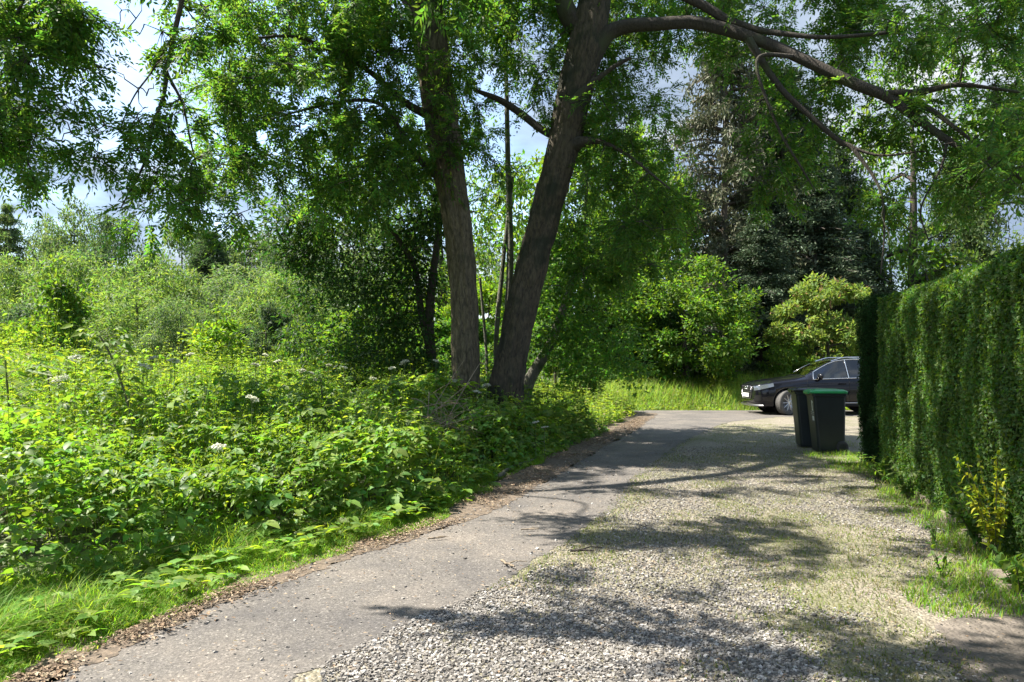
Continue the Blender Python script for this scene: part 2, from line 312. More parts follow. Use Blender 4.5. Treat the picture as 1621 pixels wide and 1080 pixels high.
# gravel drive: everything between the tarmac's left edge and the hedge, and the turning area behind the hedge
Yr = np.linspace(1.0, 23.2, 200)
rt = np.where(Yr < 10.9, xh(np.minimum(Yr, 10.8)) - .35 + wob(Yr, 2, .25), 5.0 + (Yr - 10.9) * 22)
rt = np.minimum(rt, 34)
lf = xl(Yr) + .25
lf = np.where(Yr > 21.4, np.minimum(lf, 4.3), lf)
setting('gravel_drive', sheet(np.stack([lf, Yr], 1), np.stack([rt, Yr + wob(rt, 4, .2, .8) * (Yr > 22)], 1), .05, m=40), gravel_mat(), 'pale gravel drive with mossy patches')
Yt = np.linspace(1.0, 23.3, 1100)
tl = xl(Yt) + wob(Yt, 5, .12); tl = np.where(Yt > 21.6, 4.3 - (Yt - 21.6) * .7, tl)
tr_ = xr(np.minimum(Yt, 20.2)) + wob(Yt, 9, .22, 1.6); tr_ = np.where(Yt > 20.4, 7.9 + (Yt - 20.4) * 11, tr_)
setting('tarmac_lane', sheet(np.stack([tl, Yt], 1), np.stack([tr_, Yt], 1), .053, m=10), tarmac_mat(), 'worn grey tarmac lane')
Yl = np.linspace(1.0, 22, 900)
setting('verge_soil', sheet(np.stack([xl(Yl) - litw(Yl) - .5 + wob(Yl, 6, .2), Yl], 1), np.stack([xl(Yl) + .015 + wob(Yl, 8, .14), Yl], 1), .0555, m=6), plain('verge_soil', (.105, .080, .058), .95, noise=(22, .6), bump=(60, .6, .02)), 'brown soil along the lane')
Yd = np.linspace(1.2, 4.45, 60); dl = 2.25 + .3 * (Yd - 4.4) * .35 + wob(Yd, 13, .25) + sm(4.0, 4.45, Yd) * .5
setting('dirt_patch', sheet(np.stack([dl, Yd], 1), np.stack([np.maximum(xh(Yd) + .15, dl + .05), Yd], 1), .055, m=6), plain('bare_earth', (.125, .106, .088), .95, noise=(7, .45), bump=(38, .9, .03)), 'bare trodden earth beside the hedge')
ZG = .052

# gravel stones
def stones(n, area, size, name, label, keep=None, zc=ZG):
    X = area[0] + (area[1] - area[0]) * rng.random(n); Y = area[2] + (area[3] - area[2]) * rng.random(n)
    k = keep(X, Y); X, Y = X[k], Y[k]; n = len(X)
    s = size[0] + (size[1] - size[0]) * rng.random(n) ** 3
    base = np.array([[x, y, z] for x in (-.5, .5) for y in (-.5, .5) for z in (-.5, .5)]); V = base[None] * .9 + (rng.random((n, 8, 3)) - .5) * .42
    V = V * np.stack([np.ones(n), .65 + .35 * rng.random(n), .5 + .35 * rng.random(n)], 1)[:, None]
    a = rng.random(n) * 6.28; b = (rng.random(n) - .5) * 1.0; c, sn = np.cos(a)[:, None], np.sin(a)[:, None]
    V = np.stack([V[..., 0], V[..., 1] * np.cos(b)[:, None] - V[..., 2] * np.sin(b)[:, None], V[..., 1] * np.sin(b)[:, None] + V[..., 2] * np.cos(b)[:, None]], -1)
    V = np.stack([V[..., 0] * c - V[..., 1] * sn, V[..., 0] * sn + V[..., 1] * c, V[..., 2]], -1) * s[:, None, None]
    V = V + np.stack([X, Y, zc + s * .18], 1)[:, None]
    f = np.array([[0, 1, 3, 2], [4, 6, 7, 5], [0, 4, 5, 1], [2, 3, 7, 6], [0, 2, 6, 4], [1, 5, 7, 3]])
    return stuff(name, mesh_np(name, V.reshape(-1, 3), [(np.arange(n)[:, None, None] * 8 + f[None]).reshape(-1, 4)]), M['stones'], label, 'gravel')
def mossmask(X, Y): return .6 * vn(X * .9 + 3, Y * .9, seed=21) + .4 * vn(X * 3.1, Y * 3.1, seed=22) + .24 * sm(.9, 2.6, X - (Y - 4) * .25) - .10 * sm(5.0, 3.6, Y) + .22 * np.exp(-np.abs(X - xr(Y) - .06) / .14) * sm(4.6, 5.8, Y)
def kg(X, Y):
    e = X - xr(Y); d = np.clip(1.15 * np.exp(-((Y - 3.1) / 1.1) ** 2) + .75 * np.exp(-np.maximum(e, 0) / .5) * np.exp(-((Y - 3.1) / 2.2) ** 2), 0, 1) + .035
    return (e > .02 + .26 * (vn(X * 3, Y * 3, seed=31) - .5)) & (X < xh(Y) - .3) & (rng.random(len(X)) < d) & (mossmask(X, Y) < .44 + .25 * rng.random(len(X))) & ~((Y < 4.4) & (X > 2.25 + .25 * (vn(Y * 3, X * 3, seed=8) - .5)))
stones(250000, (-1.4, 4.2, 2.6, 8), (.006, .021), 'gravel_stones', 'loose pale gravel over the drive', kg)
def kf(X, Y): return (X - xr(Y) > .0 + .3 * (vn(X * 3, Y * 3, seed=31) - .5)) & (X < xh(np.minimum(Y, 10.8)) - .25) & (rng.random(len(X)) < np.clip(1.25 - Y / 12, .15, 1)) & (mossmask(X, Y) < .56 + .3 * rng.random(len(X))) & ((rng.random(len(X)) < .16) | ~((Y < 4.4) & (X > 2.25 + .25 * (vn(Y * 3, X * 3, seed=8) - .5))))
stones(190000, (-.8, 5, 2.6, 13), (.006, .016), 'fine_gravel', 'fine trodden gravel between the mossy patches', kf)
def kt(X, Y):
    e = X - xr(Y); el = X - xl(Y)
    return (el > -.22) & (e < 0) & (rng.random(len(X)) < .05 + .5 * np.exp(e / .14) + .5 * np.exp(-np.maximum(el, 0) / .10))
stones(26000, (-2.8, 2.5, 2.6, 11), (.004, .024), 'loose_stones', 'scattered loose stones on the tarmac', kt)

def litter(n, area, keep, name, label, size=(.02, .055), z=.066):
    X = area[0] + (area[1] - area[0]) * rng.random(n); Y = area[2] + (area[3] - area[2]) * rng.random(n); k = keep(X, Y); X, Y = X[k], Y[k]; n = len(X)
    B = np.stack([X, Y, z + .016 * rng.random(n)], 1); a = rng.random(n) * 6.28; D = np.stack([np.cos(a), np.sin(a), .35 * (rng.random(n) - .5)], 1)
    N = np.stack([.5 * (rng.random(n) - .5), .5 * (rng.random(n) - .5), np.ones(n)], 1); g = Geo(); ln = size[0] + (size[1] - size[0]) * rng.random(n)
    g.leaves(B, D, N, ln, ln * (.15 + .45 * rng.random(n)), fold=.25); return stuff(name, g.mesh(name), M['litter'], label, 'leaf litter')
def litter_along(n, y0, y1, name, label):
    Y = y0 + (y1 - y0) * rng.random(n) ** 1.5; w = litw(Y); e = -.16 + (w * 1.25 + .16) * rng.random(n) ; clump = vn((xl(Y) - e) * 3, Y * 3, seed=33); k = (rng.random(n) < np.where(e < .04, .8 * np.exp((e - .04) / .07), 1) * np.clip(2.2 * clump - .45, .06, 1)); Y, e = Y[k], e[k]; X = xl(Y) - e; n = len(X)
    B = np.stack([X, Y, .064 + .022 * rng.random(n)], 1); a = rng.random(n) * 6.28; D = np.stack([np.cos(a), np.sin(a), .5 * (rng.random(n) - .5)], 1)
    N = np.stack([.9 * (rng.random(n) - .5), .9 * (rng.random(n) - .5), np.ones(n)], 1); g = Geo(); ln = .010 + .034 * rng.random(n) ** 1.6
    g.leaves(B, D, N, ln, ln * (.10 + .5 * rng.random(n)), fold=.3); return stuff(name, g.mesh(name), M['litter'], label, 'leaf litter')
litter_along(40000, 2.6, 20, 'leaf_litter', 'brown dead leaves along the lane edge')
litter(7000, (-2, 5, 2.6, 14), lambda X, Y: (X > xl(Y)) & (X < xh(np.minimum(Y, 10.8)) - .2), 'scattered_leaves', 'a few dead leaves scattered on lane and gravel', size=(.012, .035))

# ------------------------------------------------------------------ low vegetation
def field_e(X, Y): return .93 * (xl(Y) - X) - litw(Y)
def Hf(X, Y):
    "height of the bank vegetation"
    e = field_e(X, Y) - gw(Y) * (.8 + .4 * vn(X * 1.3, Y * 1.3, seed=41))
    nz_ = .55 * vn(X * .8, Y * .8, seed=42) + .45 * vn(X * 2.2, Y * 2.2, seed=43)
    h = (.66 * sm(-.05, .5, e) + .40 * sm(.5, 2.6, e)) * (.42 + 1.16 * nz_)
    h = h + .20 * sm(2.5, 5.0, -X - .12 * Y) * sm(1.5, 3.5, e) * (.4 + nz_)
    return np.where(e > 0, h + .03, 0), e
def scatter(n, x0, x1, y0, y1):
    X = x0 + (x1 - x0) * rng.random(n); Y = y0 + (y1 - y0) * rng.random(n); return X, Y
def inview(X, Y): return (np.abs(X) < .78 * Y + 1.2)
def slope_n(X, Y, e=.15):
    hx = (Hf(X + e, Y)[0] - Hf(X - e, Y)[0]) / (2 * e); hy = (Hf(X, Y + e)[0] - Hf(X, Y - e)[0]) / (2 * e)
    return nrm(np.stack([-hx, -hy, np.ones_like(hx)], 1))
def canopy(n, area, dens, top=.5):
    "points near the top surface of the bank vegetation with surface normals"
    X, Y = scatter(n, *area); h, e = Hf(X, Y); k = (h > .05) & inview(X, Y) & (rng.random(n) < dens(X, Y)); X, Y, h = X[k], Y[k], h[k]
    nn = slope_n(X, Y); z = h * (1 - top * rng.random(len(X)) ** 1.6) + .02
    return np.stack([X, Y, z], 1), nn
LIGHT = np.array(sunv)                                                # leaves turn towards the light
# brambles: three-part leaves
def dB(X, Y): return np.clip(1.5 * vn(X * .75, Y * .75, seed=51) - .12, .35, 1) * np.where(field_e(X, Y) > 3.4, .25, 1)
B, N = canopy(60000, (-9, 4.5, 3.2, 16), dB, .85)
g = Geo(); n = len(B); a = rng.random(n) * 6.28; up = nrm(N * .7 + np.array([0, 0, .4]) + LIGHT * .9 + rng.normal(size=(n, 3)) * .48)
T = nrm(np.cross(up, np.stack([np.cos(a), np.sin(a), .2 * rng.normal(size=n)], 1))); Sd = np.cross(T, up); L0 = .045 + .060 * rng.random(n)
for ang, ls in ((0, 1.1), (1.25, .9), (-1.25, .9)):
    D = T * math.cos(ang) + Sd * math.sin(ang) - up * .12
    g.leaves8(B + D * .012, D, up + rng.normal(size=(n, 3)) * .12, L0 * ls, L0 * ls * .74)
stuff('bramble_patch', g.mesh('bramble_patch', True), M['bramble_leaf'], 'dark glossy bramble leaves covering the bank', 'brambles')
# broad hogweed and nettle leaves
def dH(X, Y): return np.clip(1.6 * vn(X * .6 + 9, Y * .6, seed=52) - .45, 0, 1)
B, N = canopy(14000, (-9, 3, 3.4, 15), dH, .35)
g = Geo(); n = len(B); a = rng.random(n) * 6.28; up = nrm(N * .5 + np.array([0, -.2, .5]) + LIGHT * .9 + rng.normal(size=(n, 3)) * .4)
T = nrm(np.cross(up, np.stack([np.cos(a), np.sin(a), 0 * a], 1))); Sd = np.cross(T, up); L0 = .10 + .11 * rng.random(n)
for ang, ls, off_ in ((0, 1., .5), (.8, .62, .45), (-.8, .62, .45), (1.2, .55, .1), (-1.2, .55, .1)):
    D = T * math.cos(ang) + Sd * math.sin(ang)
    g.leaves8(B + T * (L0 * off_)[:, None], D, up, L0 * ls, L0 * ls * .62, droop=.3)
Y = 3.0 + 4.5 * rng.random(260); X = xl(Y) - litw(Y) - .12 - (gw(Y) + .1) * rng.random(260); n = len(X); a = rng.random(n) * 6.28; zb = .07 + .12 * rng.random(n)
for q in range(5):
    aa = a + q * 1.26 + .4 * rng.random(n); D = np.stack([np.cos(aa), np.sin(aa), .25 + .4 * rng.random(n)], 1); lq = .05 + .06 * rng.random(n); g.leaves8(np.stack([X, Y, zb], 1), D, np.array([0, 0, 1.]) + rdir(n) * .5, lq, lq * .5, droop=.4)
stuff('hogweed_leaves', g.mesh('hogweed_leaves', True), M['hog_leaf'], 'broad lobed pale green leaves on the bank', 'weeds')
# upright nettles and willowherb: stems with leaf pairs
def uprights(n, area, dens, hs, leafL, per, name, mat, label, stem=True, minh=.1, far=False):
    X, Y = scatter(n, *area); h, e = Hf(X, Y); k = (h > minh) & inview(X, Y) & (rng.random(n) < dens(X, Y)); X, Y, h = X[k], Y[k], h[k]; n = len(X)
    h = h * (hs[0] + (hs[1] - hs[0]) * rng.random(n)); tilt = rng.normal(size=(n, 2)) * .12
    g = Geo(); t = np.linspace(.25, 1, per)
    BX = X[:, None] + tilt[:, :1] * h[:, None] * t; BY = Y[:, None] + tilt[:, 1:] * h[:, None] * t; BZ = h[:, None] * t
    a = rng.random(n)[:, None] * 6.28 + np.arange(per)[None] * 1.57
    for sgn in (0, math.pi):
        D = np.stack([np.cos(a + sgn), np.sin(a + sgn), .25 - .5 * rng.random((n, per))], -1).reshape(-1, 3)
        B = np.stack([BX, BY, BZ], -1).reshape(-1, 3); N = np.array([0, 0, .4]) + D * .4 + LIGHT * .8 + rng.normal(size=D.shape) * .4
        Lq = (leafL * (.7 + .6 * rng.random((n, per))) * (1.15 - .65 * t[None])).ravel()
        if far: g.leaves(B, D, N, Lq, Lq * .45)
        else: g.leaves8(B, D, N, Lq, Lq * .48, droop=.35)
    if stem:
        w = .004 if not far else .007
        q0 = np.stack([X, Y, 0 * X], 1); q1 = np.stack([X + tilt[:, 0] * h, Y + tilt[:, 1] * h, h], 1); dx = np.array([w, 0, 0]); dy = np.array([0, w, 0])
        V = np.stack([q0 - dx, q0 + dx, q1 + dx * .4, q1 - dx * .4, q0 - dy, q0 + dy, q1 + dy * .4, q1 - dy * .4], 1)
        i = np.arange(n)[:, None] * 8; g.add(V.reshape(-1, 3), np.concatenate([i + [0, 1, 2, 3], i + [4, 5, 6, 7]]))
    return stuff(name, g.mesh(name, not far), mat, label, 'weeds')
uprights(3000, (-9, 4.5, 3.6, 14), lambda X, Y: np.clip(1.7 * vn(X * .9 + 5, Y * .9, seed=53) - .45, .02, 1), (1.0, 1.4), .085, 9, 'nettle_bed', M['nettle_leaf'], 'upright nettles with toothed leaves on the bank')
uprights(5200, (-14, 4.5, 6, 18), lambda X, Y: .25 + sm(2.2, 4, field_e(X, Y)) * .75, (.75, 1.45), .105, 12, 'tall_weeds', M['field_leaf'], 'tall yellow green weeds filling the field', minh=.45)
uprights(9000, (-30, 6, 15, 34), lambda X, Y: 1 + 0 * X, (.55, 1.0), .18, 8, 'far_weeds', M['field_leaf'], 'weeds and scrub in the far field', far=True, minh=.4)
# fine feathery foliage of cow parsley and cleavers, over and between the big leaves
def dF(X, Y): return np.clip(1.9 * vn(X * .8 + 2, Y * .8, seed=57) - .55, 0, 1)
B, N = canopy(70000, (-10, 4.5, 3.4, 17), dF, .5); g = Geo(); n = len(B); B[:, 2] *= 1.0 + .22 * rng.random(n)
D0 = nrm(rdir(n) * np.array([1, 1, .5]) + np.array([0, 0, .25]))
for q in range(5):
    g.leaves(B + D0 * (.018 * q), D0 * .5 + rdir(n) * .9, rdir(n) * .8 + LIGHT * .9, .022 + .02 * rng.random(n), .010)
stuff('cleavers', g.mesh('cleavers'), M['nettle_leaf'], 'fine feathery leaves tangled through the bank', 'weeds')
# grass: blades
def blades(X, Y, z, h, w, lean, name, mat, label, seg=3, cat='grass'):
    n = len(X); a = rng.random(n) * 6.28; d = np.stack([np.cos(a), np.sin(a)], 1); s = np.stack([-d[:, 1], d[:, 0]], 1); t = np.linspace(0, 1, seg + 1)
    bend = lean * (.4 + .9 * rng.random(n)); c = np.stack([X, Y], 1)[:, None] + d[:, None] * (bend * h)[:, None, None] * (t ** 2)[None, :, None]
    zz = z + h[:, None] * (t - .35 * bend[:, None] * t ** 2); ww = w[:, None] * (1 - t ** 1.5 * .97)
    Lf = np.concatenate([c - s[:, None] * ww[..., None] / 2, zz[..., None]], -1); Rt = np.concatenate([c + s[:, None] * ww[..., None] / 2, zz[..., None]], -1)
    V = np.stack([Lf, Rt], 2).reshape(-1, 3); i = np.arange(n)[:, None, None] * (2 * (seg + 1)) + np.arange(seg)[None, :, None] * 2
    return stuff(name, mesh_np(name, V, [(i + np.array([0, 1, 3, 2])).reshape(-1, 4)], True), mat, label, cat)
Y = 2.6 + 10 * rng.random(170000) ** 1.6; gl_ = gw(Y) * 1.35 + .30; e = -.12 + (gl_ + .12) * rng.random(len(Y)); X = xl(Y) - (e + litw(Y)) / .93
k = (e > -.02 + .30 * (vn(X * 3, Y * 3, seed=61) - .5)) & inview(X, Y) & (rng.random(len(X)) < np.clip(.30 + 1.2 * vn(X * 4, Y * 4, seed=62), 0, 1)); X, Y, e = X[k], Y[k], e[k]
h = (.035 + .22 * rng.random(len(X)) ** 1.5) * (.22 + .78 * sm(-.05, .5, e)) * (.25 + 1.5 * vn(X * 2.2, Y * 2.2, seed=63))
blades(X, Y, .055, h, .003 + .0045 * rng.random(len(X)), 1.2, 'verge_grass', M['grass'], 'long bright grass along the left verge')
X, Y = scatter(9000, -12, 4.3, 6, 22); hh, e = Hf(X, Y); k = (hh > .35) & inview(X, Y) & (rng.random(len(X)) < .8); X, Y, hh = X[k], Y[k], hh[k]
blades(X, Y, 0, hh * (.9 + .6 * rng.random(len(X))), .004 + .005 * rng.random(len(X)), .35, 'field_grass', M['tall_grass'], 'tall seeding grass standing among the field weeds', 4)
# far verge beyond the road
X, Y = scatter(42000, 1.5, 17, 22.9, 29.5); k = (Y > 23.25 + .25 * (vn(X, 0 * X, seed=71) - .5)) | (X < 4.2 - (Y - 22.9) * .3); X, Y = X[k], Y[k]
hh = (.18 + 1.0 * sm(23.2, 25.6, Y)) * (.55 + .8 * vn(X * .7, Y * .7, seed=72)) * (.6 + .5 * rng.random(len(X)))
blades(X, Y, 0, hh, .010 + .010 * rng.random(len(X)), .5, 'far_verge_grass', M['tall_grass'], 'tall sunlit grass beyond the road', 4)
X, Y = scatter(9000, 1.5, 17, 23.4, 29.5); n = len(X); hh = (.1 + .95 * sm(23.4, 26, Y)) * (.5 + .8 * vn(X * .9 + 4, Y * .9, seed=73)); g = Geo(); k = vn(X * .5, Y * .5, seed=74) > .42; X, Y, hh = X[k], Y[k], hh[k]; n = len(X)
for q in range(4):
    g.leaves(np.stack([X + .08 * rng.normal(size=n), Y + .08 * rng.normal(size=n), hh * (.5 + .5 * rng.random(n))], 1), rdir(n) + [0, 0, .2], rdir(n) + [0, 0, 1.2], .11, .06)
stuff('far_verge_weeds', g.mesh('far_verge_weeds'), M['field_leaf'], 'leafy weeds in the grass beyond the road', 'weeds')
# short mossy grass on the gravel, and the tuft below the hedge
X, Y = scatter(150000, -.3, 6.4, 2.9, 18); mm = mossmask(X, Y); k = (X > xr(Y) - .05) & (X < np.where(Y < 10.8, xh(np.minimum(Y, 10.8)), 7)) & (mm > .45 + .17 * rng.random(len(X))) & (rng.random(len(X)) < np.clip(9 / Y - .3, .25, 1)) & ~((Y < 4.4) & (X > 2.3)); X, Y = X[k], Y[k]
blades(X, Y, .052, (.010 + .028 * rng.random(len(X))) * (.6 + .9 * vn(X * 5, Y * 5, seed=66)), .004 + .004 * rng.random(len(X)), 1.1, 'drive_moss', M['moss'], 'short mossy grass growing through the gravel', 2, 'moss')
X, Y = scatter(110000, 2.2, 6.6, 4.2, 13.2); ed = xh(np.minimum(Y, 10.8)) - X
k = np.where(Y < 10.5, (ed > -.1) & (ed < .38 + .75 * (vn(Y * 1.1, 0 * Y, seed=81)) * sm(9.5, 5.0, Y) + .25 * sm(9, 10.4, Y)), (X > 4.55 + .3 * vn(Y * 2, X * 2, seed=82)) & (X < 6.4) & (Y < 12.0)) & (vn(X * 2.2, Y * 2.2, seed=83) > .30) & (rng.random(len(X)) < np.where((Y < 6.2) , 1, .42)); X, Y = X[k], Y[k]
blades(X, Y, .05, (.025 + .085 * rng.random(len(X))) * (.5 + vn(X * 3, Y * 3, seed=84)), .004 + .004 * rng.random(len(X)), .9, 'hedge_foot_grass', M['grass'], 'bright grass at the foot of the hedge and bins')

# ------------------------------------------------------------------ trees
def trunk_geo(g, path, sides=26, step=.10, seed=1, ridg=.05, flare=0.0, furrow=0.0, wander=0.0):
    "path rows x,y,z,r"
    p = np.asarray(path, float); n = max(8, int(np.linalg.norm(np.diff(p[:, :3], axis=0), axis=1).sum() / step)); q = smooth_path(p, n)
    if wander: hh_ = np.arange(n) * step; q[:, :3] += np.stack([vn(hh_ * 1.7, seed * 3.3, k * 9.1, seed=17) - .5 for k in range(3)], 1) * wander * np.minimum(1, np.arange(n) / 6)[:, None]
    T = nrm(np.gradient(q[:, :3], axis=0)); A = nrm(np.cross(T, [0.02, 1, 0.01])); Bv = np.cross(T, A); a = np.linspace(0, 2 * np.pi, sides, endpoint=False)
    h = np.arange(n) * step
    r = q[:, 3][:, None] * (1 + ridg * 2 * (vn(np.cos(a)[None] * 2.2 + 5, np.sin(a)[None] * 2.2 + 5, h[:, None] * .7, seed=seed) - .5) + ridg * 1.6 * (vn(np.cos(a)[None] * 6 + 9, np.sin(a)[None] * 6 + 9, h[:, None] * 1.5, seed=seed + 1) - .5))
    if furrow:
        ff = 7.5; ca, sa = np.cos(a)[None] * ff, np.sin(a)[None] * ff; hw = h[:, None]; w1 = np.abs(vn(ca + 20, sa + 20, hw * 1.1, seed=seed + 31) - .5) * 2; w2 = np.abs(vn(ca * 2 + 40, sa * 2 + 40, hw * 2.6, seed=seed + 32) - .5) * 2
        r = r * (1 + furrow * (np.minimum(w1 * 2.2, 1) - .6) + furrow * .5 * (w2 - .4))
    if flare: r = r * (1 + flare * np.exp(-h / .35)[:, None] * (.6 + .8 * vn(np.cos(a)[None] * 2 + 3, np.sin(a)[None] * 2 + 3, 0, seed=seed + 2)))
    V = q[:, None, :3] + r[..., None] * (A[:, None] * np.cos(a)[None, :, None] + Bv[:, None] * np.sin(a)[None, :, None])
    i = np.arange(n - 1)[:, None] * sides; j = np.arange(sides)[None]; j2 = (j + 1) % sides
    g.add(V.reshape(-1, 3), np.stack([i + j, i + j2, i + sides + j2, i + sides + j], -1).reshape(-1, 4)); return q
def pxpath(rows, dflt):
    "rows: px, py, width_px[, depth] -> x,y,z,r"
    o = []
    for r in rows:
        d = r[3] if len(r) > 3 else dflt; o.append([*P(r[0], r[1], d), r[2] * d / F / 2])
    return np.array(o)
def grow(g, nodes, clumps, r0=0.0, sag=.15, sides=5):
    "join every clump to the nearest limb with a curved branch; new branch points become limbs too"
    N = np.array([n[:3] for n in nodes]); R = [n[3] for n in nodes]
    order = np.argsort([np.min(np.linalg.norm(N - c, axis=1)) for c in clumps])
    for ci in order:
        c = clumps[ci]; d = np.linalg.norm(N - c, axis=1); k = int(np.argmin(d + .5 * np.maximum(0, N[:, 2] - c[2] - .4)))
        s = N[k]; Ld = np.linalg.norm(c - s)
        if Ld < .05: continue
        m1 = s + (c - s) * .35 + np.array([*rng.normal(size=2) * .10, .10]) * Ld; m2 = s + (c - s) * .72 + np.array([*rng.normal(size=2) * .08, .10 * (1 - sag * 4)]) * Ld
        ra = max(min(R[k] * .7, .008 + .011 * Ld), r0); q = smooth_path([[*s, ra], [*m1, ra * .8], [*m2, ra * .6], [*c, ra * .4]], max(4, int(Ld / .18)))
        g.tube(q[:, :3], q[:, 3], sides, cap=False)
        N = np.vstack([N, q[1:, :3]]); R += list(q[1:, 3])
def compound(g, B, R, scale=1.0, pairs=4):
    "pinnate ash leaves: a row of narrow leaflet pairs and an end leaflet"
    n = len(B); R = nrm(R); up = np.array([0, 0, 1.]); S_ = nrm(np.cross(R, up + rng.normal(size=(n, 3)) * .35)); Nn = np.cross(S_, R)
    ln = (.17 + .10 * rng.random(n)) * scale; LL = (.068 + .028 * rng.random(n)) * scale
    for i in range(pairs):
        t = .28 + .68 * i / pairs; b = B + R * (ln * t)[:, None] - up * (ln * .25 * t * t)[:, None]
        for sg in (-1, 1):
            D = R * .55 + S_ * sg * .85 - up * .22 + rng.normal(size=(n, 3)) * .16; g.leaves(b, D, Nn + rng.normal(size=(n, 3)) * .3, LL * (.85 + .3 * rng.random(n)), LL * .40, .1)
    b = B + R * ln[:, None] - up * (ln * .25)[:, None]; g.leaves(b, R - up * .3, Nn, LL * 1.1, LL * .36, .1)
def ash_clumps(gl, gb, C, rad, nper, scale=1.0, droop=.22, ntw=6):
    for c, r in zip(C, rad):
        k = max(1, int(ntw * (.7 + .6 * rng.random()))); m = max(2, int(nper / k)); dirs = nrm(rdir(k) + np.array([0, 0, -droop]))
        for d in dirs:
            ln = r * (.7 + .6 * rng.random()); t = np.linspace(0, 1, 4)[:, None]; pth = c + d * ln * t + np.array([0, 0, -.22 * ln]) * t ** 2
            gb.tube(pth, [.007, .005, .004, .003], 3, cap=False)
            tt = .15 + .85 * rng.random(m); B = c + d * ln * tt[:, None] + np.array([0, 0, -.22 * ln]) * tt[:, None] ** 2
            compound(gl, B, d * .75 + rdir(m) * .65 + np.array([0, 0, -.18]), scale)
def rects(rows, rad=(.38, .62)):
    C = []
    for x0, x1, y0, y1, d0, d1, n in rows:
        for _ in range(n): C.append(P(x0 + (x1 - x0) * rng.random(), y0 + (y1 - y0) * rng.random(), d0 + (d1 - d0) * rng.random()))
    C = np.array(C); return C, rad[0] + (rad[1] - rad[0]) * rng.random(len(C))
def dome(n, c, r, zmin=None):
    C = []
    while len(C) < n:
        v = rng.normal(size=3); v = v / np.linalg.norm(v) * (.35 + .65 * rng.random() ** .5); p = np.array(c) + v * np.array(r)
        if zmin is None or p[2] > zmin: C.append(p)
    return np.array(C)

# the two big ashes
def shading(rows):
    "foliage high over the lane, where its shade falls on the ground patch x0..x1, y0..y1"
    C = []
    for x0, x1, y0, y1, h0, h1, n in rows:
        for _ in range(n):
            h = h0 + (h1 - h0) * rng.random(); k = h / math.tan(SUN_EL); C.append([x0 + (x1 - x0) * rng.random() + math.sin(SUN_AZ) * k, y0 + (y1 - y0) * rng.random() + math.cos(SUN_AZ) * k, h])
    return np.array(C)
over_A = shading([(.6, 2.2, 3.2, 3.8, 6, 7.5, 4), (1.2, 3.2, 5.8, 6.3, 6.5, 8, 6), (2.2, 4.2, 3.0, 3.9, 6, 7.5, 4)])
over_B = shading([(4.2, 6.6, 4.4, 10.2, 7, 9.5, 26), (1.8, 3.6, 8.4, 9.0, 7, 9, 2), (2.0, 5.0, 10.2, 12.0, 8, 10, 8)])
TA = thing('ash_tree', 'tall straight grey ash trunk left of its leaning twin', 'tree', (-0.86, 13.0, 0))
TB = thing('ash_tree', 'dark leaning ash trunk with a long bough reaching right over the drive', 'tree', (-0.12, 13.2, 0))
def local(o, V): return V                                            # meshes are written in world space, then shifted to the tree's base
def base_shift(g, o):
    for a in g.V: a -= np.array(o.location)
def big_ash(o, trunk, limbs, C, rad, nper, seed, high, scale=1.0, bare=()):
    gt, gb, gl = Geo(), Geo(), Geo(); q = trunk_geo(gt, trunk, seed=seed, flare=.2, sides=84, step=.05, furrow=.12)
    nodes = [list(x) for x in q[len(q) // 3::4]]
    for lp in limbs:
        ql = trunk_geo(gb, lp, sides=18, step=.06, seed=seed + 5, ridg=.10, furrow=.05, wander=.05); nodes += [list(x) for x in ql[::3]]
    grow(gb, nodes, C)
    if len(bare): grow(gb, nodes, bare, r0=.009, sag=.3)
    ash_clumps(gl, gb, C, rad, nper, scale)
    if len(high): grow(gb, nodes, high, sides=4); ash_clumps(gl, gb, high, np.full(len(high), .95), 46, 1.75, ntw=4)
    for gg in (gt, gb, gl): base_shift(gg, o)
    link('trunk', gt.mesh('trunk', True), M['ash_bark'] if seed == 1 else M['ash_bark2'], o); link('branches', gb.mesh('branches', True), M['limb_bark'], o); link('crown', gl.mesh('crown'), M['ash_leaf'], o)
M['ash_bark2'] = bark('mossy_bark', (.015, .012, .008), (.098, .077, .048), (.020, .022, .011), mossy=.50)
trA = pxpath([(737, 716, 56), (737, 640, 47), (737, 560, 43), (733, 450, 43), (723, 350, 46), (707, 250, 51), (692, 150, 53), (680, 60, 56), (668, -30, 56), (655, -150, 46), (650, -300, 36), (660, -500, 22), (668, -700, 8)], 13.0)
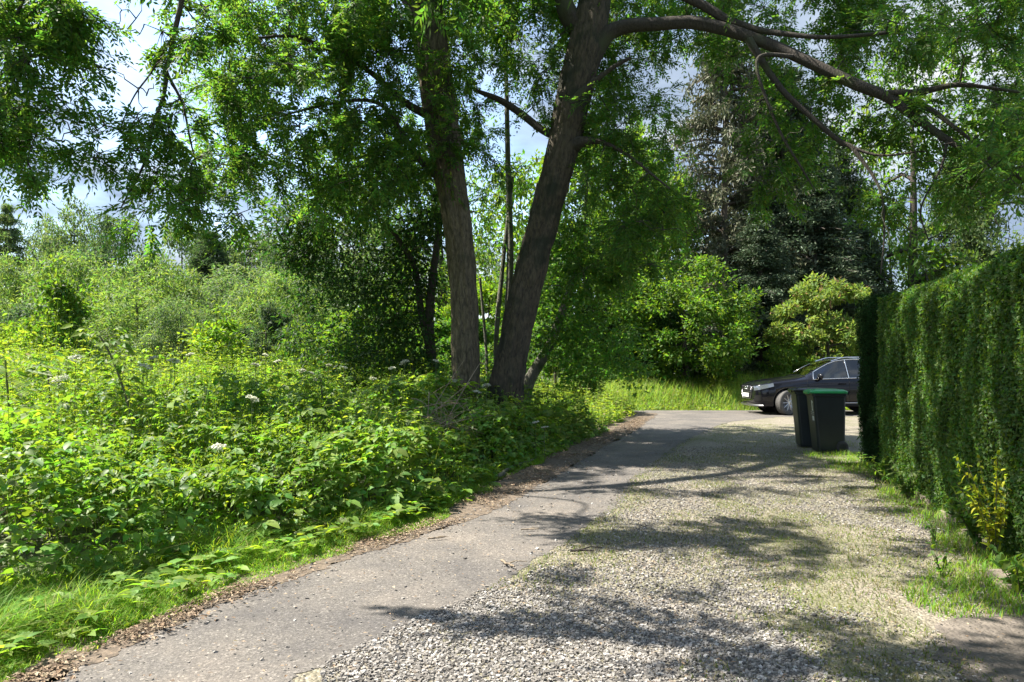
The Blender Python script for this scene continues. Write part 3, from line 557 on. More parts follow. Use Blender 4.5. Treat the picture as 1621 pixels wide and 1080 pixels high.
liA = [pxpath([(668, -20, 34, 13), (600, -150, 28, 12.2), (480, -230, 24, 11), (370, -190, 18, 9.8), (310, -90, 13, 9.2), (288, 0, 9, 9), (274, 80, 8, 9), (262, 112, 7, 9), (262, 150, 6, 9), (245, 195, 5, 9), (234, 240, 4, 9), (212, 290, 3, 8.9), (192, 330, 2, 8.8)], 9),
       pxpath([(420, -215, 16, 10.4), (280, -170, 13, 9.4), (150, -110, 10, 8.8), (60, -40, 7, 8.6), (20, 40, 4, 8.5)], 9),
       pxpath([(696, 190, 18, 13), (645, 165, 12, 12.6), (600, 125, 9, 12.2), (540, 85, 7, 11.8), (470, 60, 5, 11.2), (400, 60, 4, 10.8)], 12),
       pxpath([(715, 300, 14, 13), (670, 260, 10, 12.8), (630, 200, 8, 12.5), (590, 160, 6, 12.2), (500, 170, 4, 11.5), (420, 190, 3, 11)], 12),
       pxpath([(650, 10, 18, 13), (600, -60, 14, 13.2), (540, -100, 10, 13.4)], 13),
       pxpath([(262, 112, 6, 9), (285, 160, 4, 9.1), (300, 220, 3, 9.2), (320, 290, 2, 9.3)], 9),
       pxpath([(272, 60, 4, 9), (240, 110, 3, 9), (212, 150, 2.4, 8.9), (190, 205, 1.5, 8.8)], 9),
       pxpath([(650, -300, 24, 13), (560, -420, 16, 13.5), (470, -520, 9, 14)], 13), pxpath([(655, -200, 26, 13), (760, -380, 18, 14), (830, -560, 9, 15)], 13)]
C, rad = rects([(-60, 100, -40, 180, 8.2, 9.6, 31), (-40, 55, 170, 285, 8.2, 9.4, 12), (95, 150, -20, 110, 8.6, 9.6, 8), (120, 190, 170, 250, 8.6, 9, 3),
                (210, 330, -40, 50, 8.6, 9.6, 6), (190, 320, 130, 250, 8.6, 9.2, 6), (205, 335, 255, 335, 8.7, 9.6, 9), (330, 390, 290, 340, 9.2, 9.8, 3),
                (340, 460, -20, 140, 9.6, 12, 24), (320, 450, 120, 265, 9.8, 12, 25), (450, 650, -40, 330, 11, 14.5, 130), (675, 730, 90, 260, 12.35, 12.6, 7), (640, 790, -30, 330, 13.5, 15.5, 44), (700, 760, -30, 130, 12, 13, 7)])
rad = rad * np.where(C[:, 1] < 10, .82, 1)
hiA = np.vstack([dome(70, (-1.6, 13.8, 13.2), (4.6, 4.2, 5.0), 8.6), over_A])
big_ash(TA, trA, liA, C, rad, 46, 1, hiA, bare=rects([(175, 335, 0, 330, 8.6, 9.4, 60), (470, 690, 180, 420, 12.4, 14, 22), (30, 130, 20, 240, 8.4, 9, 18)])[0])
trB = pxpath([(797, 716, 70), (799, 640, 58), (808, 575, 51), (828, 480, 49), (850, 390, 48), (872, 310, 49), (892, 230, 51), (908, 150, 54), (925, 80, 57), (942, 0, 50), (955, -100, 42), (960, -250, 32), (950, -450, 20), (945, -650, 8)], 13.2)
liB = [pxpath([(918, 120, 46, 13.2), (945, 72, 30, 13.1), (985, 44, 25, 13), (1060, 38, 21, 12.8), (1130, 42, 20, 12.6), (1200, 64, 19, 12.3), (1275, 98, 18, 12), (1345, 130, 18, 11.7), (1402, 152, 15, 11.5), (1450, 186, 13, 11.3), (1500, 220, 11, 11.1), (1560, 250, 9, 10.9), (1640, 292, 6, 10.6)], 12),
       pxpath([(1398, 150, 12, 11.5), (1450, 144, 11, 11.3), (1510, 135, 9, 11.1), (1570, 140, 6, 10.9), (1640, 150, 4, 10.7)], 11),
       pxpath([(1405, 153, 11, 11.5), (1460, 165, 10, 11.3), (1510, 200, 7, 11), (1560, 240, 5, 10.8)], 11),
       pxpath([(1185, 62, 13, 12.3), (1216, 112, 11, 12.2), (1246, 150, 10, 12.1), (1290, 190, 9, 12), (1330, 226, 8, 11.9), (1352, 240, 7, 11.8), (1376, 270, 5, 11.7), (1394, 312, 4, 11.6), (1400, 370, 3, 11.6), (1393, 435, 2, 11.6)], 12),
       pxpath([(1330, 226, 6, 11.9), (1370, 240, 5, 11.7), (1410, 245, 4, 11.5), (1470, 240, 2, 11.3)], 12),
       pxpath([(945, -30, 30, 13.2), (1010, -60, 22, 13), (1080, -8, 16, 12.8), (1140, 26, 14, 12.6), (1210, 50, 10, 12.2), (1300, 60, 7, 11.8), (1420, 50, 5, 11.2)], 12.6),
       pxpath([(930, 60, 34, 13.2), (905, 30, 32, 13.2), (885, -20, 28, 13.2), (870, -120, 22, 13.4), (840, -300, 14, 13.8)], 13.2),
       pxpath([(905, 232, 26, 13.1), (928, 222, 16, 12.9), (955, 226, 8, 12.8), (1000, 250, 5, 12.6), (1060, 300, 3, 12.4)], 13),
       pxpath([(892, 218, 22, 13.2), (858, 205, 13, 13.2), (825, 180, 12, 13.3), (790, 158, 10, 13.4), (750, 142, 6, 13.5)], 13),
       pxpath([(903, 165, 18, 13), (950, 118, 9, 12.8), (1000, 92, 6, 12.6)], 13),
       pxpath([(1255, 90, 8, 12), (1200, 90, 6, 12), (1215, 160, 5, 12), (1255, 250, 4, 12), (1290, 300, 2, 12)], 12),
       pxpath([(1500, 220, 6, 11.1), (1490, 260, 4, 11), (1460, 330, 3, 11), (1470, 380, 2, 11)], 11),
       pxpath([(955, -100, 26, 13.2), (1080, -260, 20, 12.6), (1250, -360, 12, 12)], 13), pxpath([(958, -200, 22, 13.2), (1020, -420, 14, 14), (1060, -560, 8, 14.5)], 13)]
C, rad = rects([(890, 1100, -40, 130, 13.4, 15.5, 46), (1100, 1180, -40, 70, 13.4, 14.5, 8), (930, 1060, 140, 300, 12.6, 15.5, 36), (910, 1100, 280, 430, 12.8, 15.5, 40), (1150, 1400, -50, 90, 12.6, 14.2, 34), (1300, 1650, -50, 150, 11.8, 13.6, 54), (1420, 1650, -40, 60, 9.6, 11, 16),
                (1175, 1290, 120, 300, 12.3, 13.4, 18), (1430, 1650, 160, 300, 11, 12.6, 30), (1560, 1650, 160, 300, 9.6, 11, 10), (1340, 1430, 180, 215, 11.8, 12.4, 5), (1360, 1440, 270, 320, 11.8, 12.2, 5), (790, 900, -30, 160, 13, 15, 22)])
hiB = np.vstack([dome(66, (2.0, 13.2, 12.6), (4.6, 4.4, 4.6), 8.6), over_B])
big_ash(TB, trB, liB, C, rad, 45, 2, hiB, bare=rects([(1380, 1640, 190, 390, 10.4, 11.6, 34), (1180, 1290, 150, 310, 11.6, 12.2, 12), (960, 1130, 180, 380, 12.2, 13.4, 14)])[0])

# smaller broadleaved trees round the trunks
def small_tree(name, label, loc, stems, C, rad, mat, bmat, nleaf, leafL, leafW, palm=False, cat='tree', stem_sides=10, group=None):
    o = thing(name, label, cat, loc, group=group); gt, gl = Geo(), Geo(); nodes = []
    for st in stems:
        q = trunk_geo(gt, st, sides=stem_sides, step=.1, seed=9, ridg=.06); nodes += [list(x) for x in q[::2]]
    grow(gt, nodes, C, sides=4)
    for c, r in zip(C, rad):
        n = int(nleaf * (.7 + .6 * rng.random())); B = c + rdir(n) * (r * rng.random(n) ** .45)[:, None] * np.array([1, 1, .7])
        D = nrm(B - c + rdir(n) * .3 + np.array([0, 0, -.15])); Nn = np.array([0, 0, 1.]) + rdir(n) * .75; Lq = leafL * (.7 + .6 * rng.random(n))
        if palm:
            Dn = nrm(D - np.array([0, 0, .2])); Sn = nrm(np.cross(Dn, Nn))
            for an, ls in ((0, 1.), (.75, .85), (-.75, .85), (1.6, .55), (-1.6, .55)):
                gl.leaves(B, Dn * math.cos(an) + Sn * math.sin(an), Nn, Lq * ls, Lq * ls * .5, .1, .5)
        else: gl.leaves(B, D, Nn, Lq, Lq * leafW)
    for gg in (gt, gl): base_shift(gg, o)
    link('trunk', gt.mesh('trunk', True), bmat, o); link('crown', gl.mesh('crown'), mat, o); return o
d = 14.2; b = P(692, 700, d)
C, rad = rects([(455, 690, 310, 440, 13.2, 15.6, 52), (465, 670, 430, 560, 13.4, 15.6, 50), (440, 520, 330, 420, 13, 14.5, 12), (600, 710, 330, 480, 14.2, 15.5, 18), (520, 690, 540, 620, 13.4, 14.6, 14)], (.40, .65))
small_tree('elder_tree', 'small dark leafy tree with two thin stems left of the tall ash trunk', (b[0], d, 0), [pxpath([(692, 712, 18), (686, 600, 15), (680, 500, 14), (690, 400, 11), (700, 330, 7)], d), pxpath([(693, 700, 16), (688, 600, 14), (668, 500, 11), (655, 420, 9), (610, 350, 5)], d)], C, rad, M['elder_leaf'], M['dark_bark'], 130, .115, .40)
d = 15.2; b = P(828, 680, d)
C, rad = rects([(850, 1010, 360, 470, 14.4, 17, 32), (830, 1000, 450, 580, 14.2, 16.5, 42), (890, 1020, 500, 600, 14.6, 16.5, 16)], (.40, .65))
small_tree('sycamore_tree', 'low dark sycamore leaning out right of the leaning ash trunk', (b[0], d, 0), [pxpath([(826, 690, 26), (835, 610, 20), (868, 550, 16), (895, 480, 12), (920, 400, 7)], d)], C, rad, M['syc_leaf'], M['thin_bark'], 60, .085, .5, palm=True)
d = 15.6; b = P(802, 680, d)
C, rad = rects([(760, 850, 330, 600, 15, 16.5, 16), (770, 840, 60, 330, 15, 17, 9)], (.3, .5))
small_tree('ash_sapling', 'pale slender stems growing between the two ash trunks', (b[0], d, 0), [pxpath([(797, 690, 11), (803, 520, 11), (808, 400, 11), (804, 250, 9), (801, 80, 6)], d), pxpath([(792, 690, 9), (785, 560, 8), (796, 420, 7), (812, 280, 5)], d), pxpath([(806, 690, 12), (818, 520, 11), (832, 400, 9), (852, 290, 6)], d), pxpath([(776, 690, 5), (770, 560, 5), (760, 440, 4)], d)], C, rad, M['syc_leaf'], M['thin_bark'], 50, .08, .42, stem_sides=7)

# ------------------------------------------------------------------ background trees: templates of unit height, copied
def tmpl_broad(seed, nc=120, nl=95, leaf=.022, rx=.36, low=.22, lw=.55, droop=0.0, trunk_r=.022, squash=.55):
    global rng; rng = np.random.default_rng(seed); gt, gl = Geo(), Geo()
    trunk_geo(gt, [[0, 0, 0, trunk_r], [.01, 0, .25, trunk_r * .8], [-.01, .01, .55, trunk_r * .5], [0, 0, .85, trunk_r * .2]], sides=8, step=.05, seed=seed)
    nodes = [[0, 0, z, trunk_r * (1 - z)] for z in np.linspace(.15, .8, 14)]
    zc = (1 + low) / 2; C = dome(nc, (0, 0, zc), (rx, rx, (1 - low) / 2)); w = .72 + .55 * vn(np.arctan2(C[:, 1], C[:, 0]) * 1.3 + 7, C[:, 2] * 5, seed=seed); C[:, :2] *= w[:, None]
    grow(gt, nodes, C[::3], sides=4)
    for c in C:
        n = int(nl * (.6 + .8 * rng.random())); r = .06 + .05 * rng.random(); v = rdir(n); B = c + v * (r * rng.random(n) ** .4)[:, None] * np.array([1, 1, squash]); B[:, 2] -= droop * r * rng.random(n) * 2
        D = nrm(v * .6 + rdir(n) * .7 + np.array([0, 0, -.1 - droop])); gl.leaves(B, D, np.array([0, 0, 1.]) + v * .5 + rdir(n) * .6, leaf * (.7 + .6 * rng.random(n)), leaf * lw)
    return gt.mesh('trunk', True), gl.mesh('crown')
def tmpl_conifer(seed, leaf=.028, rx=.22, bare=.25, n_wh=22, nper=9):
    global rng; rng = np.random.default_rng(seed); gt, gl = Geo(), Geo()
    trunk_geo(gt, [[0, 0, 0, .017], [.008, 0, .4, .013], [0, .005, .75, .008], [0, 0, 1, .002]], sides=9, step=.05, seed=seed)
    for k in range(n_wh):
        z = bare + (1 - bare) * (k + rng.random()) / n_wh; R = rx * (1 - (z - bare) / (1 - bare)) ** .65 + .02
        for _ in range(nper):
            a = rng.random() * 6.28; Lb = R * (.55 + .6 * rng.random()); e = np.array([math.cos(a), math.sin(a), 0]); s = np.array([0, 0, z]); t = np.linspace(0, 1, 5)[:, None]
            pth = s + e * Lb * t + np.array([0, 0, 1.]) * Lb * (.28 * t - .42 * t ** 2); gt.tube(pth, np.linspace(.004, .0012, 5), 3, cap=False)
            if rng.random() < .12: continue
            n = 170; tt = .2 + .8 * rng.random(n); B = s + e * Lb * tt[:, None] + np.array([0, 0, 1.]) * (Lb * (.28 * tt - .42 * tt ** 2))[:, None] + rng.normal(size=(n, 3)) * np.array([.014, .014, .010])
            gl.leaves(B, rdir(n) + e * .4 + np.array([0, 0, -.35]), rdir(n) + np.array([0, 0, .8]), leaf * (.6 + .7 * rng.random(n)), leaf * .30)
    return gt.mesh('trunk', True), gl.mesh('crown')
TM = {'broad': tmpl_broad(101, nc=150, nl=110, leaf=.026, low=.12), 'broad_wide': tmpl_broad(102, rx=.46, low=.06, nc=170, nl=110, leaf=.027), 'willow': tmpl_broad(103, nc=150, nl=110, leaf=.036, rx=.40, low=.02, lw=.28, droop=.35, squash=.8),
      'shrub': tmpl_broad(104, nc=120, nl=110, leaf=.040, rx=.52, low=.0, lw=.5), 'shrub_loose': tmpl_broad(105, nc=95, nl=100, leaf=.045, rx=.50, low=.02, lw=.42, droop=.1), 'thin': tmpl_broad(110, nc=85, nl=75, leaf=.022, rx=.34, low=.2, lw=.45), 'sapling': tmpl_broad(106, nc=60, nl=70, leaf=.042, rx=.20, low=.05, lw=.45, trunk_r=.012),
      'conifer': tmpl_conifer(107, nper=15, n_wh=26, leaf=.015, bare=.06), 'pine': tmpl_conifer(108, leaf=.020, rx=.30, bare=.32, n_wh=20, nper=9), 'airy': tmpl_broad(109, nc=130, nl=100, leaf=.026, rx=.34, low=.10, lw=.5)}
rng = np.random.default_rng(99)
def plant(name, label, cat, px, d, top, wpx, kind, leaf, bk='dark_bark', group=None, rz=None, dx=0):
    x = (px - CX) * d / F; H = P(px, top, d)[2]; Wd = wpx * d / F; rx0 = {'broad': .36, 'broad_wide': .46, 'willow': .40, 'shrub': .52, 'shrub_loose': .50, 'sapling': .20, 'conifer': .22, 'pine': .30, 'airy': .34, 'thin': .34}[kind]
    o = thing(name, label, cat, (x, d, 0), random.uniform(0, 6.28) if rz is None else rz, group); sxy = Wd / 2 / rx0
    for pn, me, mt in (('trunk', TM[kind][0], M[bk]), ('crown', TM[kind][1], M[leaf])):
        c = link(pn, me, mt, o); c.scale = (sxy, sxy, H)
    return o
FARG = 'far trees along the left skyline'
for row in [
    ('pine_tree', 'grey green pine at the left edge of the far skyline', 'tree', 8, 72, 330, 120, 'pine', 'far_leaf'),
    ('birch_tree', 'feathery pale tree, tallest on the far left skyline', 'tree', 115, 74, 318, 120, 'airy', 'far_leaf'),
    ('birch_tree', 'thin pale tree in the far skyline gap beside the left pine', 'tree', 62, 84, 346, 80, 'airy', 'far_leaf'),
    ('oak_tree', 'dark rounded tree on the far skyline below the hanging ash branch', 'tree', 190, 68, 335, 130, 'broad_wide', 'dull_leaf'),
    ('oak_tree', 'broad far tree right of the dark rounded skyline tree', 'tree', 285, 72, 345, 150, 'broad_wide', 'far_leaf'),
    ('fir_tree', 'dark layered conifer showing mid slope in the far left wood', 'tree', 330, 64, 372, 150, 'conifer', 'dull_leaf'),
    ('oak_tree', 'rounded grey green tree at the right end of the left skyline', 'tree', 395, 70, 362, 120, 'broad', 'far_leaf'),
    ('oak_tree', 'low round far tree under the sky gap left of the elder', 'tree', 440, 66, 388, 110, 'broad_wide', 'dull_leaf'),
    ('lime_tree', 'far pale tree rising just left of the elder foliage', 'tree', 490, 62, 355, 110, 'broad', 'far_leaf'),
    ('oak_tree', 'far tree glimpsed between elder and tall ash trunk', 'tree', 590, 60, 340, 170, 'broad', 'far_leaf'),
    ('willow_tree', 'yellow green willow at the far left of the mid field', 'tree', 25, 44, 400, 150, 'willow', 'willow_leaf'),
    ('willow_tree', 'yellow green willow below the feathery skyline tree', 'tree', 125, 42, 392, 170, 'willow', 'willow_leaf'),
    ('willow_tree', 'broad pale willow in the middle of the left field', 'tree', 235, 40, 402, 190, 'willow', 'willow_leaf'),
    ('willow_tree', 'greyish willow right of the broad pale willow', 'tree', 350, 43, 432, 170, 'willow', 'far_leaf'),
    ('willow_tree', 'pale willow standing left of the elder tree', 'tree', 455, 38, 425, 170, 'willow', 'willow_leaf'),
    ('hawthorn_bush', 'dark bushy shrub behind the tall narrow sapling at far left', 'shrub', 40, 30, 470, 130, 'shrub_loose', 'dull_leaf'),
    ('willow_bush', 'large rounded willow bush in front of the broad pale willow', 'shrub', 215, 29, 452, 190, 'willow', 'willow_leaf'),
    ('willow_bush', 'dull green willow bush left of the bright young maple', 'shrub', 285, 27, 468, 130, 'willow', 'far_leaf'),
    ('holly_bush', 'dark blue green bush right of the bright young maple', 'shrub', 420, 28, 480, 110, 'shrub', 'dull_leaf'),
    ('young_maple', 'bright yellow green young maple in the left field', 'tree', 342, 22, 482, 85, 'sapling', 'bright_leaf'),
    ('ash_sapling', 'tall narrow sapling at far left of the field', 'tree', 95, 20, 408, 90, 'sapling', 'lime_leaf'),
    ('hawthorn_bush', 'bright bush at the left picture edge of the field', 'shrub', 8, 19, 495, 120, 'shrub_loose', 'bright_leaf'),
    ('hawthorn_bush', 'light green bush under the elder foliage', 'shrub', 500, 24, 500, 130, 'shrub_loose', 'lime_leaf'),
    ('hawthorn_bush', 'sunlit bush seen between the elder stems and the tall ash trunk', 'shrub', 640, 27, 470, 190, 'shrub', 'bright_leaf'),
    ('hawthorn_bush', 'sunlit bush seen between the two ash trunks', 'shrub', 775, 29, 440, 150, 'shrub', 'bright_leaf'),
    ('lime_tree', 'tall light tree standing behind the gap of the ash trunks', 'tree', 700, 40, 150, 250, 'thin', 'lime_leaf'),
    ('lime_tree', 'leafy tree filling the space behind the leaning ash', 'tree', 930, 30, 190, 260, 'airy', 'lime_leaf'),
    ('lime_tree', 'bright green lime behind the bough, left of the tall pine', 'tree', 1010, 33, 190, 170, 'airy', 'lime_leaf'),
    ('sycamore_tree', 'sunlit sycamore with spreading layers at the far end of the lane', 'tree', 1085, 27, 405, 235, 'broad_wide', 'lime_leaf'),
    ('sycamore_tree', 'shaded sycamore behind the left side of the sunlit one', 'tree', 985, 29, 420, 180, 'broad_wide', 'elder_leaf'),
    ('pine_tree', 'tall brown grey pine with bare lower trunk behind the lane end', 'tree', 1150, 35, 10, 260, 'pine', 'pine_leaf', 'pine_bark'),
    ('pine_tree', 'second tall pine right of the brown grey one', 'tree', 1215, 38, 90, 200, 'pine', 'pine_leaf', 'pine_bark'),
    ('yew_tree', 'dark shadowy yew behind the sunlit sycamore and the car', 'tree', 1205, 31, 345, 190, 'conifer', 'holly_leaf'),
    ('spruce_tree', 'tall dark evergreen above the yellow bush', 'tree', 1290, 33, 262, 230, 'conifer', 'holly_leaf'),
    ('yew_tree', 'black green evergreen between yellow bush and hedge end', 'tree', 1370, 35, 370, 170, 'conifer', 'holly_leaf'),
    ('dogwood_bush', 'yellow green bush with pinkish leaves behind the car', 'shrub', 1312, 27.5, 438, 185, 'shrub', 'yellow_leaf'),
    ('elder_bush', 'pale leafy bush behind the car bonnet', 'shrub', 1245, 27, 528, 80, 'shrub_loose', 'lime_leaf'),
    ('birch_tree', 'light airy tree above the dark hedge end', 'tree', 1410, 42, 335, 150, 'thin', 'lime_leaf'),
    ('lime_tree', 'tall pale tree behind the long bough at right', 'tree', 1450, 36, 60, 300, 'thin', 'lime_leaf'),
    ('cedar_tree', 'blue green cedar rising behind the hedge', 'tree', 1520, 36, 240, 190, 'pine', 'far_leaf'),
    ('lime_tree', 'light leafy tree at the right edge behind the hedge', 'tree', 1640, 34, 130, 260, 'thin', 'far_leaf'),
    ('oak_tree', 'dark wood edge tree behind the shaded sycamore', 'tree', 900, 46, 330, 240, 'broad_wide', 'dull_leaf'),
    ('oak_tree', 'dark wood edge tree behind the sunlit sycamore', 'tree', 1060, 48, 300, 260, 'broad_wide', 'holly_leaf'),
    ('oak_tree', 'wood edge tree far behind the two ash trunks', 'tree', 790, 50, 385, 220, 'broad_wide', 'far_leaf'),
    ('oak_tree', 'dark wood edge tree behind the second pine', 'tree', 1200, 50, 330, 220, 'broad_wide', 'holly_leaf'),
    ('fir_tree', 'dark fir standing between the second pine and the evergreen above the yellow bush', 'tree', 1250, 36, 120, 260, 'conifer', 'holly_leaf'),
    ('fir_tree', 'dark fir rising behind the black green evergreen at the hedge end', 'tree', 1335, 39, 225, 150, 'conifer', 'holly_leaf'),
    ('hazel_bush', 'bright bush low behind the elder stems', 'shrub', 590, 24, 480, 210, 'shrub', 'lime_leaf'),
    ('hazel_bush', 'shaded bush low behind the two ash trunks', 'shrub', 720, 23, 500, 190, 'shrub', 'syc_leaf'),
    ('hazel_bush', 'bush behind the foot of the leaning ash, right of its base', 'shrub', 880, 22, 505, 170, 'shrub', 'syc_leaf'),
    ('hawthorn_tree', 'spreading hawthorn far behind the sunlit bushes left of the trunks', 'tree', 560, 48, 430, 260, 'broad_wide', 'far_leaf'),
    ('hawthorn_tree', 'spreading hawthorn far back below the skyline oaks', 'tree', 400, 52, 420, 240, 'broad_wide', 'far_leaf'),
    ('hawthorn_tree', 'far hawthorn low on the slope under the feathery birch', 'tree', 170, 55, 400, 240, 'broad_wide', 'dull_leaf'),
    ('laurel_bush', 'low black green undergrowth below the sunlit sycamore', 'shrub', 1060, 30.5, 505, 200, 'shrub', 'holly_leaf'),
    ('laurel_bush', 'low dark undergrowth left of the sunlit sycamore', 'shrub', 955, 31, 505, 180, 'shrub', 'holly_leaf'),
]:
    name, label, cat, px, dd, top, wpx, kind, leaf = row[:9]; plant(name, label, cat, px, dd, top, wpx, kind, leaf, row[9] if len(row) > 9 else 'dark_bark')

# ------------------------------------------------------------------ hedges
def hedge(name, label, A, Bp, th, hgt, leafmat, n, leafL, bulge, seed, corecol, lw=.5, toplean=.0, hgt2=None):
    "clipped hedge from A to Bp (foot of the drive-side face), thickness to the right"
    A, Bp = np.array(A, float), np.array(Bp, float); Ln = np.linalg.norm(Bp - A); ax = (Bp - A) / Ln; nr = np.array([-ax[1], ax[0]])      # left = drive side
    hgt2 = hgt2 or hgt; rc = .22; prof = [(0, 0)]                                                              # (outward distance along -nr, z)
    def surf(s, w):
        "s along, w 0..1 round the profile (left face, top, right face); -> point, normal"
        hh = hgt + (hgt2 - hgt) * s / Ln; tot = 2 * hh + th; u = w * tot; x = np.where(u < hh, 0, np.where(u < hh + th, u - hh, th)); z = np.where(u < hh, u, np.where(u < hh + th, hh, np.maximum(0, tot - u)))
        nx = np.where(u < hh, -1., np.where(u < hh + th, 0, 1.)); nz_ = np.where((u >= hh) & (u < hh + th), 1., 0)
        for cx_, sg in ((0, -1), (th, 1)):                                                                      # round the shoulders
            dx = np.abs(x - cx_); dz = hh - z; k = (dx < rc) & (dz < rc); t = np.where(dz > 0, dz, 0) ; f = np.where(k, (rc - dx) / rc * (rc - dz) / rc, 0)
            nx = nx + sg * f * np.where(nz_ > .5, 1, 0); nz_ = nz_ + f * np.where(np.abs(nx) > .5, .6, 0); x = x - sg * f * rc * .3 * np.where(k, 1, 0); z = z - f * rc * .3
        b = bulge * (1.3 * (vn(s * 1.0, z * .30 + 4, seed=seed) - .5) + .7 * (vn(s * 2.6, z * 1.9, seed=seed + 1) - .5) + .6 * (vn(s * 7, z * 7, x * 5, seed=seed + 2) - .5)) - .06 * (1 - np.minimum(z, .5) / .5)
        x = x + nx * b; z = np.maximum(z + nz_ * b * .7, .02)
        Pt = np.stack([A[0] + ax[0] * s - nr[0] * x, A[1] + ax[1] * s - nr[1] * x, z], -1); Nv = nrm(np.stack([-nr[0] * nx, -nr[1] * nx, nz_], -1)); return Pt, Nv
    o = thing(name, label, 'hedge', (A[0], A[1], 0)); org = np.array(o.location)
    ss, ww = np.meshgrid(np.linspace(0, Ln, max(8, int(Ln / .12))), np.linspace(0, 1, 60)); Pt, Nv = surf(ss, ww); Pt = Pt - Nv * .045; k = ss.shape[1]; i = np.arange(59)[:, None] * k; j = np.arange(k - 1)[None]
    g = Geo(); g.add(Pt.reshape(-1, 3) - org, np.stack([i + j, i + k + j, i + k + j + 1, i + j + 1], -1).reshape(-1, 4))
    for c in (0, -1): g.add(Pt[:, c] - org, [list(range(60))])
    link('twig_core', g.mesh('twig_core', True), plain(name + '_twigs', corecol, .95, noise=(30, .5), bump=(40, .8, .05)), o)
    g = Geo(); s = Ln * rng.random(n); w = rng.random(n); w = np.where(rng.random(n) < .75, w * (hgt + th * .6) / (2 * hgt + th), w); Pt, Nv = surf(s, w)
    ne = int(n * .16)                                                                                            # end faces
    for side, dirv in ((0., -ax), (Ln, ax)):
        q = rng.random(ne) * th; z = rng.random(ne) * (hgt if side == 0 else hgt2) * .985; bb = bulge * (vn(q * 3, z * .6, seed=seed + 7) - .5)
        pe = np.stack([A[0] + ax[0] * side - nr[0] * q + dirv[0] * (.02 + bb), A[1] + ax[1] * side - nr[1] * q + dirv[1] * (.02 + bb), z], 1); Pt = np.vstack([Pt, pe]); Nv = np.vstack([Nv, np.tile([*dirv, 0], (ne, 1))])
    m = len(Pt); dep = rng.random(m) ** 1.4 * .055 - .006 - .03 * (rng.random(m) < .02); Pt = Pt - Nv * dep[:, None]
    D = rdir(m); D = nrm(D - Nv * (np.sum(D * Nv, 1) * .55)[:, None] + Nv * .15); Nn = Nv * .8 + np.array([0, 0, .55]) + rdir(m) * .75; Lq = leafL * (.65 + .7 * rng.random(m))
    g.leaves(Pt - org, D, Nn, Lq, Lq * lw, .14); link('leaves', g.mesh('leaves'), M[leafmat], o); return o
hedge('privet_hedge', 'long clipped green privet hedge along the right of the drive', HB0, (4.93, 9.75), 1.15, 2.36, 'hedge_leaf', 240000, .035, .085, 3, (.022, .026, .012), lw=.62, hgt2=2.44)
hedge('yew_hedge', 'dark yew end block of the hedge beside the bins', (5.0, 9.62), (5.12, 10.75), 1.3, 2.44, 'yew_leaf', 60000, .036, .09, 13, (.012, .018, .009), lw=.40, hgt2=2.52)

# ------------------------------------------------------------------ plants at the hedge foot
def bush(name, label, cat, c, h, r, n, leafL, mat, seed=0, nst=9, lw=.5):
    o = thing(name, label, cat, (c[0], c[1], .05)); gs, gl = Geo(), Geo()
    for _ in range(nst):
        a = rng.random() * 6.28; e = np.array([math.cos(a) * r * rng.random(), math.sin(a) * r * rng.random(), h * (.55 + .45 * rng.random())]); t = np.linspace(0, 1, 6)[:, None]
        pth = e * t * np.array([1, 1, 1]) + np.array([e[0], e[1], 0]) * (t ** 2 - t) * .5; gs.tube(pth, np.linspace(.005, .002, 6), 4); m = n // nst; tt = .2 + .8 * rng.random(m)
        B = np.stack([np.interp(tt, t[:, 0], pth[:, i]) for i in range(3)], 1); D = rdir(m) + np.array([0, 0, .15]); gl.leaves8(B, D, np.array([0, 0, 1.]) + rdir(m) * .5, leafL * (.6 + .7 * rng.random(m)), leafL * lw)
    link('stem', gs.mesh('stem', True), M['redstem'], o); link('foliage', gl.mesh('foliage', True), M[mat], o); return o
p = G(1600, 905); bush('golden_shrub', 'small yellow leaved shrub growing from the hedge foot at right', 'shrub', (p[0] - .03, p[1] + .12), .85, .30, 480, .052, 'gold_leaf', nst=14)
p = G(1545, 880); bush('bramble_shoots', 'green broad leaved shoots below the hedge beside the yellow shrub', 'plant', p, .55, .35, 150, .075, 'bramble_leaf')
p = G(1440, 800); bush('ivy_clump', 'low green leafy clump at the hedge foot near the edging stones', 'plant', p, .42, .40, 190, .065, 'bramble_leaf')
p = G(1390, 765); bush('nettle_clump', 'small nettle clump under the dark yew end', 'plant', p, .35, .38, 170, .06, 'nettle_leaf')
p = G(1615, 960); bush('dock_plant', 'leafy green weed at the right edge below the yellow shrub', 'plant', p, .30, .28, 90, .075, 'hog_leaf')
p = G(1490, 925); bush('willowherb_seedling', 'upright seedling standing in the sunlit grass by the hedge', 'plant', p, .22, .12, 40, .05, 'lime_leaf', nst=4)
p = G(1480, 870); bush('hawthorn_seedling', 'small twiggy seedling at the edge of the hedge shadow', 'plant', p, .20, .12, 36, .04, 'lime_leaf', nst=4)
EDG = 'half buried edging stones along the hedge foot'
